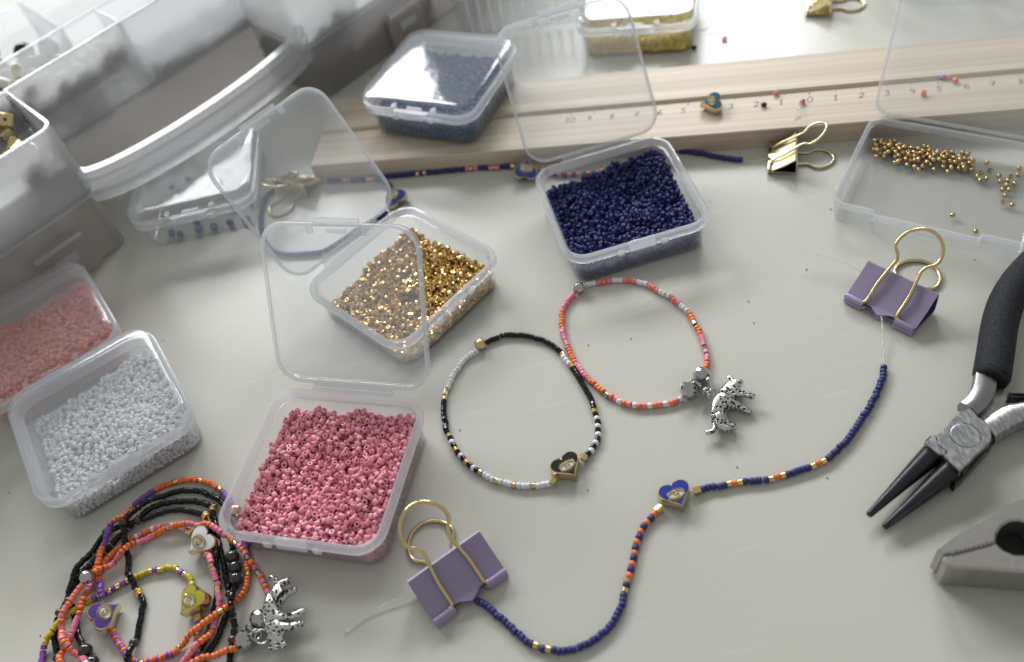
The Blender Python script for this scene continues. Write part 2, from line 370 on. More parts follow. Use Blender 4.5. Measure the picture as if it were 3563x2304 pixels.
# ------------------------------------------------------------------ small hinged boxes
BS, BH = 56.7, 16.0
def hinged_box(name, label, loc, rz, phi=0.0, group=None, wall='clear_wall', S=BS, Sy=None, H=BH, z0=0.0, tray=False):
    """square clear box on base; the lid (hinge along +y) is opened by phi degrees"""
    Sy = Sy or S
    t = thing(name, label, 'storage box', (loc[0], loc[1], z0), rz, group)
    hx, hy = S / 2, Sy / 2; cr = 9.0 if not tray else 6.0
    R = lambda i, z: rrect(hx - i, hy - i, cr - i, z)
    fl = H - 3.2
    V, F = loft([R(5.0, 0.0), R(3.6, 0.25), R(2.8, 1.2), R(2.0, fl), R(2.9, fl + 0.05), R(3.6, 1.9), R(4.4, 1.15), R(6.0, 1.0)])
    mk('base', V, F, wall, t, 50)
    V, F = loft([R(1.8, fl - 0.2), R(0.15, fl), R(0, fl + .4), R(0, H - .9), R(.25, H - .5), R(1.0, H - .45), R(1.1, H), R(1.9, H), R(2.1, H - .5), R(2.9, fl)], wrap=True)
    mk('rim', V, F, 'clear_rim', t, 40)
    # catch on the front of the base: a shelf of rim that is cut back, and a tab
    yf = -hy
    mk('catch_tab', *loft([rrect(5.2, 0.9, .5, fl + .6, 3, 0, yf - .2), rrect(5.2, 0.9, .5, H + .5, 3, 0, yf + .5), rrect(4.8, 0.6, .4, H + .8, 3, 0, yf + .6)]), 'clear_rim', t, 40)
    for sx in (-1, 1):
        mk('catch_step', *loft([rrect(1.3, .55, .3, fl + .1, 3, sx * 8.4, yf - .45), rrect(1.3, .55, .3, H - .9, 3, sx * 8.4, yf - .45)]), 'clear_rim', t, 40)
    # lid, modelled closed, then turned about the hinge line
    hp = np.array([0, hy + 1.0, H - 0.6]); a = math.radians(phi)
    def turn(V):
        out = []
        for x, y, z in V:
            dy, dz = y - hp[1], z - hp[2]
            out.append((x, hp[1] + dy * math.cos(a) + dz * math.sin(a), hp[2] - dy * math.sin(a) + dz * math.cos(a)))
        return out
    T = H + 4.4; zb = H + (0.15 if phi == 0 else -0.2)
    V, F = loft([R(6.0, T), R(2.2, T), R(1.2, T - .25), R(.45, T - 1.1), R(.25, T - 2.2), R(.2, zb + .9), R(1.15, zb + .9), R(1.25, T - 2.2), R(1.6, T - 1.4), R(2.6, T - .95), R(6.0, T - .9)])
    lid = mk('lid', turn(V), F, 'clear_lid', t, 50)
    V, F = loft([R(.1, zb), R(-.1, zb + .3), R(-.05, zb + 1.0), R(.3, zb + 1.15), R(1.0, zb + 1.1), R(1.05, zb + .1)], wrap=True)
    mk('lid_rim', turn(V), F, 'clear_rim', lid, 40)
    V, F = loft([rrect(8.2, 1.0, .6, zb - .1, 3, 0, yf - .6), rrect(8.2, 1.0, .6, zb + 1.4, 3, 0, yf - .6)])
    mk('latch_lip', turn(V), F, 'clear_rim', lid, 40)
    mk('latch_slot', turn(box((-3.6, yf + 2.0, zb + .2), (3.6, yf + 3.3, zb + 1.0))[0]), box((0, 0, 0), (1, 1, 1))[1], 'clear_rim', lid)
    for sx in (-1, 1):
        V, F = loft([rrect(.8, 1.6, .6, zb - .1, 3, sx * 9.8, yf + 2.1), rrect(1.0, 1.6, .6, zb + 1.8, 3, sx * 9.8, yf + 2.1)])
        mk('latch_hook', turn(V), F, 'clear_rim', lid, 40)
    am = a / 2                                    # hinge strap
    V, F = box((-15, hy - .5, H - 1.3), (15, hy + 1.0, H - .9)); mk('hinge', V, F, 'clear_rim', t)
    V, F = box((-14.6, hy - .3, zb + .2), (14.6, hy + 1.1, zb + .6)); mk('hinge_strap', turn(V), F, 'clear_rim', lid)
    return t
RZ = math.radians
pinkb = (-69.9, 169.3, RZ(-24.0)); blueb = (53.4, 255.9, RZ(1.75)); goldb = (-34.5, 246.3, RZ(36.8)); whiteb = (-149.1, 215.9, RZ(22.4))
coralb = (-181.0, 265.6, RZ(24.6)); slateb = (-1.0, 351.5, RZ(-35.0)); yellowb = (101.5, 388.0, RZ(-21.0)); mixb = (-117.8, 341.5, RZ(-4.0))
hinged_box('bead_box', 'open clear plastic box full of pink beads, lid raised', pinkb[:2], pinkb[2], 121, 'clear hinged bead boxes')
hinged_box('bead_box', 'open clear plastic box full of navy blue beads, lid raised', blueb[:2], blueb[2], 134, 'clear hinged bead boxes')
hinged_box('bead_box', 'open clear plastic box of gold beads, lid tilted back over a gold clip', goldb[:2], goldb[2], 122, 'clear hinged bead boxes')
hinged_box('bead_box', 'closed clear plastic box of white beads beside the tangle of bracelets', whiteb[:2], whiteb[2], 0, 'clear hinged bead boxes', 'clear_wall')
hinged_box('bead_box', 'closed clear plastic box of coral red beads behind the white ones', coralb[:2], coralb[2], 0, 'clear hinged bead boxes')
hinged_box('bead_box', 'closed clear plastic box of slate blue beads standing on the pine board', slateb[:2], slateb[2], 0, 'clear hinged bead boxes', 'clear', z0=9.75)
hinged_box('bead_box', 'closed clear plastic box of yellow beads behind the pine board', yellowb[:2], yellowb[2], 0, 'clear hinged bead boxes', 'clear')
hinged_box('bead_box', 'closed clear plastic box with a few dark beads under the organizer handle', mixb[:2], mixb[2], 0, 'clear hinged bead boxes', 'clear')

# ------------------------------------------------------------------ beads
def bead_geo(kind):
    if kind == 'tube':   pr = [(.94, -.80), (.94, .80), (.84, .92), (.43, .92), (.43, -.92), (.84, -.92)]; return lathe(pr, 11, closed_prof=True)
    if kind == 'seed':   pr = [(.98, -.38), (.98, .38), (.80, .66), (.45, .62), (.45, -.62), (.80, -.66)]; return lathe(pr, 11, closed_prof=True)
    if kind == 'hexed':  pr = [(.92, -.66), (.92, .66), (.84, .76), (.52, .76), (.52, -.76), (.84, -.76)]; return lathe(pr, 7, closed_prof=True)
    if kind == 'round':  pr = [(1.08, -.30), (1.08, .30), (.80, .68), (.38, .60), (.38, -.60), (.80, -.68)]; return lathe(pr, 10, closed_prof=True)
    if kind == 'coarse': pr = [(.95, -.7), (.95, .7), (.45, .75), (.45, -.75)]; return lathe(pr, 7, closed_prof=True)
def settle(n, hx, hy, cr, floor, d, hfun, seed, iters=45, g=0.06):
    """let n balls of diameter d settle in a rounded rectangular well under the surface hfun"""
    rg = np.random.default_rng(seed); p = np.zeros((0, 3))
    hm = max(hfun(x, y) for x in np.linspace(-hx, hx, 9) for y in np.linspace(-hy, hy, 9))
    while len(p) < n:
        q = rg.uniform((-hx, -hy, floor), (hx, hy, hm), (n * 2, 3)); h = np.array([hfun(a, b) for a, b in q[:, :2]])
        p = np.concatenate([p, q[q[:, 2] < h]])
    p = p[:n]; r = d / 2
    lo = np.array([-hx - d, -hy - d, floor - d]); dims = np.array([int(2 * (hx + d) / d) + 4, int(2 * (hy + d) / d) + 4, int((hm * 1.6 + 4 * d) / d) + 5])
    offs = [(a, b, c) for a in (-1, 0, 1) for b in (-1, 0, 1) for c in (-1, 0, 1)]; K = 4
    for it in range(iters):
        p[:, 2] -= g * (1 if it < iters * .7 else .3)
        c = np.clip(((p - lo) / d).astype(int) + 1, 1, dims - 2); cid = (c[:, 0] * dims[1] + c[:, 1]) * dims[2] + c[:, 2]
        od = np.argsort(cid, kind='stable'); sc = cid[od]; first = np.searchsorted(sc, sc); rank = np.arange(n) - first; ok = rank < K
        grid = -np.ones((dims.prod(), K), int); grid[sc[ok], rank[ok]] = od[ok]
        disp = np.zeros_like(p)
        for a, b, e in offs:
            nb = grid[cid + (a * dims[1] + b) * dims[2] + e]
            for k in range(K):
                j = nb[:, k]; m = (j >= 0) & (j != np.arange(n)); i = np.nonzero(m)[0]
                if not len(i): continue
                df = p[i] - p[j[i]]; L_ = np.linalg.norm(df, axis=1) + 1e-6; ov = np.maximum(0, d - L_)
                disp[i] += df / L_[:, None] * (ov * 0.42)[:, None]
        p += np.clip(disp, -r * .6, r * .6)
        # rounded corners and walls
        cx, cy2 = hx - cr, hy - cr
        q = np.abs(p[:, :2]) - (cx, cy2); cn = (q > 0).all(1); L_ = np.linalg.norm(q, axis=1); m = cn & (L_ > cr - r)
        f = (cr - r) / np.maximum(L_, 1e-6)
        p[m, :2] = np.sign(p[m, :2]) * (np.array((cx, cy2)) + q[m] * f[m, None])
        p[:, 0] = np.clip(p[:, 0], -hx + r, hx - r); p[:, 1] = np.clip(p[:, 1], -hy + r, hy - r); p[:, 2] = np.maximum(p[:, 2], floor + r)
    return p
def quats(n, rg):
    q = rg.normal(size=(n, 4)); return q / np.linalg.norm(q, axis=1)[:, None]
def qmat(q):
    w, x, y, z = q.T
    return np.stack([1 - 2 * (y * y + z * z), 2 * (x * y - z * w), 2 * (x * z + y * w), 2 * (x * y + z * w), 1 - 2 * (x * x + z * z), 2 * (y * z - x * w), 2 * (x * z - y * w), 2 * (y * z + x * w), 1 - 2 * (x * x + y * y)], 1).reshape(-1, 3, 3)
def many(geo, pos, R):
    V, F = geo; V = np.array(V); F = np.array(F); n = len(pos)
    VV = (np.einsum('nij,kj->nki', R, V) + pos[:, None, :]).reshape(-1, 3)
    FF = (F[None] + (np.arange(n) * len(V))[:, None, None]).reshape(-1, F.shape[1])
    return VV, FF
def heap(bx, n, hfun, mat, kind, names, label1, labels, group, seed, single=300, d=1.9, z0=0.0, sz=1.0, hole=None):
    """fill a box: the single best-seen beads are things of their own, the rest one heap"""
    rg = np.random.default_rng(seed); half = BS / 2 - 3.5
    p = settle(n, half, half, 5.2, 1.05, d, hfun, seed)
    if hole: p = p[~((np.hypot(p[:, 0] - hole[0], p[:, 1] - hole[1]) < hole[2] * (1 + .25 * np.sin(3 * np.arctan2(p[:, 1] - hole[1], p[:, 0] - hole[0])))))]
    n = len(p)
    # depth of each bead under the local surface
    gx = np.clip(((p[:, 0] + half) / (d * 1.1)).astype(int), 0, 60); gy = np.clip(((p[:, 1] + half) / (d * 1.1)).astype(int), 0, 60); top = np.zeros((62, 62)); np.maximum.at(top, (gx, gy), p[:, 2])
    depth = top[gx, gy] - p[:, 2]; wall = half - np.maximum(np.abs(p[:, 0]), np.abs(p[:, 1]))
    keep = (depth < 2.6 * d) | (wall < 1.5 * d)
    p, depth = p[keep], depth[keep]
    q = quats(len(p), rg); sv = rg.normal(1, .055, len(p)); Rl = qmat(q)
    c, s = math.cos(bx[2]), math.sin(bx[2]); Z = np.array([[c, -s, 0], [s, c, 0], [0, 0, 1]])
    W = p @ Z.T + np.array([bx[0], bx[1], z0]); R = Z @ Rl
    geo = bead_geo(kind); geo = ([tuple(np.array(v) * sz) for v in geo[0]], geo[1])
    first = np.argsort(np.where(depth < 0.3 * d, 0, 1e4) + np.linalg.norm(W - np.array([0, 0, CH]), axis=1))[:single]
    rest = np.setdiff1d(np.arange(len(p)), first)
    if single:
        me = mesh(names[0], *geo, mat, 40)
        for i in first:
            o = link(names[0], me, None, W[i], Matrix(R[i].tolist()).to_quaternion()); o.scale = (sv[i], sv[i], sv[i] * rg.normal(1, .07)); tag(o, label1, 'bead', group)
    g2 = bead_geo('coarse') if kind != 'round' else lathe([(1.05, -.3), (1.05, .3), (.4, .65), (.4, -.65)], 7, closed_prof=True)
    g2 = ([tuple(np.array(v) * sz) for v in g2[0]], g2[1])
    shown = rest[depth[rest] < 1.2 * d]; deep = rest[depth[rest] >= 1.2 * d]
    R = R * sv[:, None, None]; V1, F1 = many(geo, W[shown], R[shown]); V2, F2 = many(g2, W[deep], R[deep])
    o = mk(names[1], np.concatenate([V1, V2]), np.concatenate([F1, F2 + len(V1)]), mat, None, 40)
    tag(o, labels, 'beads', None, 'stuff')
wob = lambda x, y, a, b: a * math.sin(x * .16 + b) * math.cos(y * .13 + b * 1.7)
heap(pinkb, 3450, lambda x, y: 11.2 + wob(x, y, 1.7, 2) + .03 * x, 'rose', 'tube', ('pink_bead', 'pink_beads'), 'pink glass tube bead heaped in the open clear box', 'heap of pink glass tube beads filling the open clear box', 'pink beads in the open box', 1, d=1.97)
heap(blueb, 3350, lambda x, y: 9.6 + wob(x, y, 1.7, 1) + .05 * x + (2.2 if x > 2 and y > 10 else 0), 'navy_heap', 'seed', ('navy_bead', 'navy_beads'), 'navy blue seed bead heaped in the open clear box', 'heap of navy blue seed beads filling the open clear box', 'navy beads in the open box', 2, d=1.85)
heap(goldb, 1700, lambda x, y: 5.2 + wob(x, y, .9, 4) + .07 * x - .04 * y, 'gold_heap', 'hexed', ('gold_bead', 'gold_beads'), 'metallic gold tube bead lying in the open clear box', 'layer of metallic gold tube beads in the open clear box', 'gold beads in the open box', 3, d=1.9, sz=1.07, hole=(-2, -3, 3.6))
heap(whiteb, 3000, lambda x, y: 9.3 + wob(x, y, 1.7, 3) + .06 * x - .04 * y, 'white_heap', 'round', ('white_bead', 'white_beads'), 'white seed bead under the lid of the closed clear box', 'heap of white seed beads inside the closed clear box', 'white beads in the closed box', 4, d=1.95)
heap(coralb, 3300, lambda x, y: 11 + wob(x, y, .8, 5) - .05 * y, 'coral', 'round', ('', 'coral_beads'), '', 'heap of coral red seed beads inside the closed clear box', None, 5, 0, 1.95)
heap(slateb, 3500, lambda x, y: 11.5 + wob(x, y, .8, 6), 'slate', 'seed', ('', 'slate_beads'), '', 'heap of dark slate blue beads in the closed box on the board', None, 6, 0, 1.95, 9.75)
heap(yellowb, 3000, lambda x, y: 10 + wob(x, y, .9, 7), 'lemon', 'seed', ('', 'yellow_beads'), '', 'heap of pale yellow beads inside the closed box behind the board', None, 7, 0, 1.95)

# ------------------------------------------------------------------ shallow box of gold balls
FT = Frame(2800, 0, 1.7117)
tc = np.array([125.7, 228.4, 0]); ta = RZ(-41.6); tu = np.array([math.cos(ta), math.sin(ta), 0]); tv = np.array([-math.sin(ta), math.cos(ta), 0])
TW, TD, TH = 68.0, 53.0, 10.0
tcen = tc + tu * TW / 2 + tv * TD / 2
def shallow_box():
    t = thing('ball_box', 'shallow clear rectangular box with small gold balls, lid standing open', 'storage box', tcen, ta)
    hx, hy = TW / 2, TD / 2
    def R(i, z, n=6):
        """outline with the wide stepped-out catch in the middle of the front side"""
        p = rrect(hx - i, hy - i, 5.5 - i * .8, z, n); out = []
        for k, q in enumerate(p):
            out.append(q)
            if k == 3 * (n + 1) - 1:              # along the front, going +x
                y = -hy + i; s = 2.3
                for x, st in ((-18.5, 0), (-17.2, 1), (17.2, 1), (18.5, 0)): out.append((x, y - s * st, z))
        return out
    V, F = loft([R(3.2, 0), R(1.8, .3), R(1.0, 1.4), R(.45, TH - 2.6), R(1.4, TH - 2.6), R(1.9, 1.8), R(2.8, 1.0), R(4.5, .9)])
    mk('base', V, F, 'clear_wall', t, 40)
    V, F = loft([R(.4, TH - 2.6), R(-.1, TH - 2.3), R(-.1, TH - .5), R(.2, TH), R(1.0, TH), R(1.2, TH - .5), R(1.4, TH - 2.6)], wrap=True)
    mk('rim', V, F, 'clear_rim', t, 40)
    mk('catch_tab', *loft([rrect(3.5, .5, .4, TH - 3.5, 3, 1, -hy - 2.9), rrect(4.2, .8, .6, TH - 1.6, 3, 1, -hy - 2.9)]), 'clear_rim', t, 40)
    a = math.radians(112); hp = np.array([0, hy + .8, TH - .3])
    def turn(V):
        return [(x, hp[1] + (y - hp[1]) * math.cos(a) + (z - hp[2]) * math.sin(a), hp[2] - (y - hp[1]) * math.sin(a) + (z - hp[2]) * math.cos(a)) for x, y, z in V]
    Q = lambda i, z: rrect(hx - i, hy - i, 5.5 - i * .8, z)
    T = TH + 3.2; zb = TH
    V, F = loft([Q(5, T), Q(1.5, T), Q(.5, T - .6), Q(.1, T - 1.6), Q(.05, zb + .8), Q(.9, zb + .8), Q(1.0, T - 1.6), Q(1.9, T - .9), Q(5, T - .8)])
    lid = mk('lid', turn(V), F, 'clear_lid', t, 40)
    V, F = loft([Q(-.1, zb), Q(-.3, zb + .4), Q(-.1, zb + 1.1), Q(.9, zb + 1.1), Q(1.0, zb)], wrap=True)
    mk('lid_rim', turn(V), F, 'clear_rim', lid, 40)
    V, F = box((-20, hy - .3, TH - 1.0), (20, hy + .9, TH - .6)); mk('hinge', V, F, 'clear_rim', t)
    return t
shallow_box()
rg = np.random.default_rng(11)
ballp = []
def try_ball(x, y, z=0.0):
    q = FT(x, y, 1.9); l = q - tcen; u, v = np.dot(l, tu), np.dot(l, tv)
    if abs(u) > TW / 2 - 4.2 or abs(v) > TD / 2 - 4.2: return
    zz = 1.86
    for c in ballp:
        dh = np.hypot(q[0] - c[0], q[1] - c[1])
        if dh < 1.9 and dh > .9 and c[2] < 3: zz = max(zz, c[2] + math.sqrt(max(.05, 1.9 ** 2 - dh ** 2)) * .97)
        elif dh <= .9: return
    if zz > 4.4: return
    for c in ballp:
        if np.linalg.norm(np.array((q[0], q[1], zz)) - c) < 1.78: return
    ballp.append(np.array((q[0], q[1], zz)))
for k in range(900):
    s = rg.beta(1.2, 1.15); x = 410 + 590 * s; y = 868 + 112 * s + rg.normal(0, 36 - 12 * s)
    if len(ballp) < 128: try_ball(x, y)
for x, y in ((1062, 950), (1086, 968), (1121, 958), (1108, 1014), (1030, 1050), (1050, 1038), (1046, 1074), (1084, 1064), (1157, 1047), (1166, 1079), (1230, 1050), (1212, 1074), (1205, 1103), (1252, 1092), (1272, 1040), (1280, 1003), (1243, 983), (1178, 1130), (1217, 1130), (1195, 1164), (1181, 1203), (1237, 1220), (882, 1280), (1020, 1378)):
    try_ball(x, y)
me = mesh('gold_ball', *lathe([(.34, -.86), (.62, -.70), (.87, -.36), (.94, 0), (.87, .36), (.62, .70), (.34, .86), (.30, .3), (.30, -.3)], 12, closed_prof=True), 'ball_gold', 40)
for i, c in enumerate(ballp):
    tag(link('gold_ball', me, None, c, Quaternion(tuple(quats(1, rg)[0]))), 'tiny round gold ball bead lying in the shallow clear box', 'bead', 'gold balls in the shallow box')

# ------------------------------------------------------------------ frosted organizer case with its handle
CO = np.array([-154.0, 327.4, 0]); CA = RZ(35.5)
CU = np.array([math.cos(CA), math.sin(CA), 0]); CV = np.array([-math.sin(CA), math.cos(CA), 0])
def C(u, v, z): return CO + CU * u + CV * v + np.array([0, 0, z])
case = thing('organizer_case', 'large frosted plastic organizer case with compartments and a curved carry handle', 'organizer', CO, CA)
def arc(cx, cy2, r, a0, a1, n=5): return [(cx + r * math.cos(math.radians(a0 + (a1 - a0) * k / n)), cy2 + r * math.sin(math.radians(a0 + (a1 - a0) * k / n))) for k in range(n + 1)]
def wall_outline(i, x0=-170, x1=250):
    """plan of the front: left block, recess behind the handle, right block; i moves it inwards"""
    r = 6
    return ([(x0, i)] + arc(-r - i, r + i, r, -90, 0) + [(-i, 46 + i)] + [(115 + i, 46 + i)] + arc(115 + r + i, r + i, r, 180, 270) + [(x1, i)])
def sheet(outline, th, z0, z1):
    p = np.array(outline); e = np.gradient(p, axis=0); e /= np.linalg.norm(e, axis=1)[:, None] + 1e-9
    n = np.stack([-e[:, 1], e[:, 0]], 1) * th
    rings = [[(*p[k], z0), (*(p[k] + n[k]), z0), (*(p[k] + n[k]), z1), (*p[k], z1)] for k in range(len(p))]
    return loft(rings)
HT = 65.0
mk('front_wall', *sheet(wall_outline(0), 1.3, 31.5, HT - .7), 'frosted', case, 50)
mk('top_edge', *sheet(wall_outline(-.1), 1.6, HT - .7, HT), 'frosted_rim', case, 50)
mk('lower_wall', *sheet(wall_outline(1.6), 1.3, 0.6, 30.0), 'frosted_shaded', case, 50)
mk('ledge', *sheet(wall_outline(-.5), 3.0, 30.0, 31.5), 'frosted_rim', case, 50)
def case_box(name, a, b, mat): return mk(name, *box(a, b), mat, case)
def plan(outline_i, y1, z0, z1):
    o = wall_outline(outline_i); return extrude([(x, y) for x, y in o] + [(250, y1), (-170, y1)], z0, z1)
case_box('compartment_floor', (-58.5, 1.7, 46), (-2.2, 46, 47.2), 'frosted_in')
case_box('compartment_floor', (-58.5, 47.6, 45.2), (57.2, 70.8, 46.4), 'frosted_in')
mk('tray_floor', *plan(1.6, 170, 31.6, 32.8), 'frosted_in', case)
mk('bottom', *plan(3.2, 170, 0.3, 1.4), 'frosted_shaded', case)
case_box('divider', (-168, 71, 33), (248, 72.2, HT - 1), 'frosted_in')
case_box('divider', (57.4, 47.6, 33), (58.6, 70.8, HT - 1), 'frosted_in')
case_box('divider', (-60, 1.6, 33), (-58.8, 70.8, HT - 1), 'frosted_in')
case_box('divider', (-58.6, 46.2, 33), (-1.6, 47.4, HT - 1), 'frosted_in')
case_box('divider', (40, 72.4, 33), (41.2, 119, HT - 1), 'frosted_in')
case_box('divider', (150, 1.6, 33), (151.2, 70.8, HT - 1), 'frosted_in')
case_box('divider', (-168, 119.2, 33), (248, 120.4, HT - 1), 'frosted_in')
case_box('back_wall', (-168, 168.5, 1.5), (248, 169.8, HT), 'frosted_in')
for x in (-171.3, 250.1): case_box('side_wall', (x, 3, 1.5), (x + 1.3, 170, HT), 'frosted_in')
# bright top edges of the dividers
for a, b in (((-168, 70.8), (248, 72.4)), ((57.2, 47.6), (58.8, 70.7)), ((-58.7, 46.0), (-1.7, 47.6)), ((-60.2, 1.6), (-58.6, 70.7)), ((40 - .2, 72.5), (41.4, 119)), ((149.8, 1.6), (151.4, 70.7))):
    case_box('divider_edge', (*a, HT - 1), (*b, HT - .3), 'frosted_rim')
# handle: a ribbed band bowed out in front of the recess
hp = [(57.5 + 59.5 * math.sin(math.radians(t)) * (1 if True else 0), 2.0 - 13.5 * math.cos(math.radians(t)) ** 1.0, 34.5) for t in np.linspace(-90, 90, 25)]
hprof = [(-2.2, -7.5), (2.0, -7.5), (2.5, -6.4), (2.5, -3.4), (1.6, -2.4), (1.6, -.6), (2.5, .2), (2.5, 3.2), (1.6, 4.1), (1.6, 5.4), (2.2, 6.2), (2.0, 7.8), (-2.2, 7.8)]
mk('handle', *sweep(hp, hprof), 'frosted_handle', case, 40)
# latches on the front of the lower tray
def latch(u):
    l = mk('latch', *loft([rrect(11, 1.4, .6, 2, 3, u, -.9), rrect(11, 1.6, .6, 20, 3, u, -1.1), rrect(10, 2.2, .6, 22, 3, u, -1.7)]), 'frosted_shaded', case, 40)
    mk('latch_edge', *box((u - 11, -4.6, 20.6), (u + 11, -3.9, 22.3)), 'frosted_rim', l)
    mk('latch_window', *box((u - 5, -3.2, 11), (u + 5, -2.6, 15)), 'frosted_rim', l)
latch(-28.0); latch(175.0)

# what lies in its compartments
def coarse_heap(n, u0, u1, v0, v1, z0, d, h, seed, g=.1):
    p = settle(n, (u1 - u0) / 2, (v1 - v0) / 2, 2 + d / 2, 0, d, h, seed, 60, g)
    return [C(u0 + (u1 - u0) / 2 + q[0], v0 + (v1 - v0) / 2 + q[1], z0 + q[2]) for q in p]
rg = np.random.default_rng(5)
def ball_geo(rx, rz, nu=10, nv=7):
    return lathe([(max(.02, rx * math.sin(math.pi * k / nv)), -rz * math.cos(math.pi * k / nv)) for k in range(nv + 1)], nu)
ovm = mesh('oval_bead', *ball_geo(2.6, 4.0, 12, 8), 'ivory', 180)
for i, q in enumerate(coarse_heap(165, -57, 56, 48.2, 70.2, 46.4, 5.4, lambda x, y: 19 if x < 12 else 9, 8, .05)):
    tag(link('oval_bead', ovm, None, q, Quaternion(tuple(quats(1, rg)[0]))), 'ivory white oval bead heaped in the frosted organizer compartment', 'bead', 'oval beads in the organizer')
def cube_geo(h, hole=True):
    b = h * .16
    V, F = loft([rrect(h - b, h - b, .3, -h, 2), rrect(h, h, .4, -h + b, 2), rrect(h, h, .4, h - b, 2), rrect(h - b, h - b, .3, h, 2)]); return V, F
cbm = mesh('cube_bead', *cube_geo(2.9), 'brass', 30); hom = mesh('hole', *lathe([(.02, 2.93), (.75, 2.93), (.75, 2.90), (.02, 2.90)], 12), 'hole_shade')  # the hole is a flat disc, its shade painted as a dark colour
for i, q in enumerate(coarse_heap(20, -57, -2.5, 2.6, 45, 47.2, 6.6, lambda x, y: 9 + .22 * x, 9)):
    o = tag(link('cube_bead', cbm, None, q, Quaternion(tuple(quats(1, rg)[0]))), 'shiny gold cube bead in the corner compartment of the organizer', 'bead', 'cube beads in the organizer')
    link('hole', hom, o)
bkm = mesh('round_bead', *ball_geo(4.6, 4.6, 16, 12), 'black', 180)
for i, q in enumerate(coarse_heap(60, -60, 38, 73.5, 118, 32.8, 9.2, lambda x, y: 29, 10)):
    tag(link('round_bead', bkm, None, q), 'large round black bead in the back compartment of the organizer', 'bead', 'black beads in the organizer')
pp = np.array(coarse_heap(240, 60, 149, 48.6, 70, 32.8, 3.6, lambda x, y: 7, 12)); Rm = qmat(quats(len(pp), rg))
V, F = many(bead_geo('round'), pp, Rm * 1.75); tag(mk('pearl_beads', V, F, 'white', None, 40), 'pale beads seen through the frosted wall of the organizer', 'beads', None, 'stuff')
pp = np.array(coarse_heap(90, 122, 149, 3, 70, 32.8, 5, lambda x, y: 9, 13)); Rm = qmat(quats(len(pp), rg))
V, F = many(bead_geo('round'), pp, Rm * 2.4); tag(mk('cream_beads', V, F, 'ivory', None, 40), 'cream beads in the right front compartment of the organizer', 'beads', None, 'stuff')
pp = np.array(coarse_heap(900, 119, 200, 4, 60, 1.5, 4, lambda x, y: 24, 14)); Rm = qmat(quats(len(pp), rg))
V, F = many(bead_geo('coarse'), pp, Rm * 2.0); tag(mk('teal_beads', V, F, 'slate', None, 40), 'dark teal beads in the lower tray of the organizer', 'beads', None, 'stuff')

# a few dark beads in the box under the handle
rg = np.random.default_rng(21); me = mesh('dark_bead', *bead_geo('round'), 'slate', 40)
for k in range(16):
    a = np.array([rg.uniform(-20, 20), rg.choice([-1, 1]) * rg.uniform(8, 21) if k % 3 else -21.5, 2.1]); c, s = math.cos(mixb[2]), math.sin(mixb[2])
    o = tag(link('dark_bead', me, None, (mixb[0] + a[0] * c - a[1] * s, mixb[1] + a[0] * s + a[1] * c, 2.1), Quaternion(tuple(quats(1, rg)[0]))), 'dark bead scattered in the nearly empty box under the handle', 'bead', 'dark beads in the nearly empty box'); o.scale = (1.6,) * 3

# ------------------------------------------------------------------ containers at the far edge of the table
q = P(1835, 108); rb = thing('ribbed_tray', 'clear plastic tray with ribbed sides behind the slate bead box', 'tray', q, RZ(-14))
R = lambda i, z: rrect(36 - i, 30 - i, 6, z, 5, 0, 30)
V, F = loft([R(3, 0), R(1.5, .6), R(0, 22), R(1.2, 22), R(2.7, 1.6), R(4, 1.4)]); mk('body', V, F, 'clear_wall', rb, 40)
V, F = loft([R(-.3, 21.5), R(-.8, 22), R(-.3, 23), R(1.2, 23), R(1.4, 21.6)], wrap=True); mk('rim', V, F, 'clear_rim', rb, 40)
for k in range(-5, 6): mk('rib', *loft([rrect(.7, .5, .3, 2.5, 2, k * 5.6, .2), rrect(.7, .5, .3, 21, 2, k * 5.6, -.9 + .5)]), 'clear_rim', rb)
q = P(3370, 33); ds = thing('round_dish', 'round clear plastic dish with a divider at the far edge of the table', 'dish', q + np.array([9, 36, 0]))
V, F = lathe([(.05, 0), (33, 0), (36, 2), (37, 15), (37.8, 15.3), (37.6, 16.4), (36, 16), (35, 3), (32, 1.2), (.05, 1.2)], 40); mk('bowl', V, F, 'clear_wall', ds, 40)
V, F = lathe([(37.2, 14.8), (38.6, 15.2), (38.4, 16.8), (36.6, 16.8), (36.4, 15)], 40, closed_prof=True); mk('rim', V, F, 'clear_rim', ds, 40)
mk('divider', *box((-.5, -34, 1.4), (.5, 34, 14)), 'clear_rim', ds)

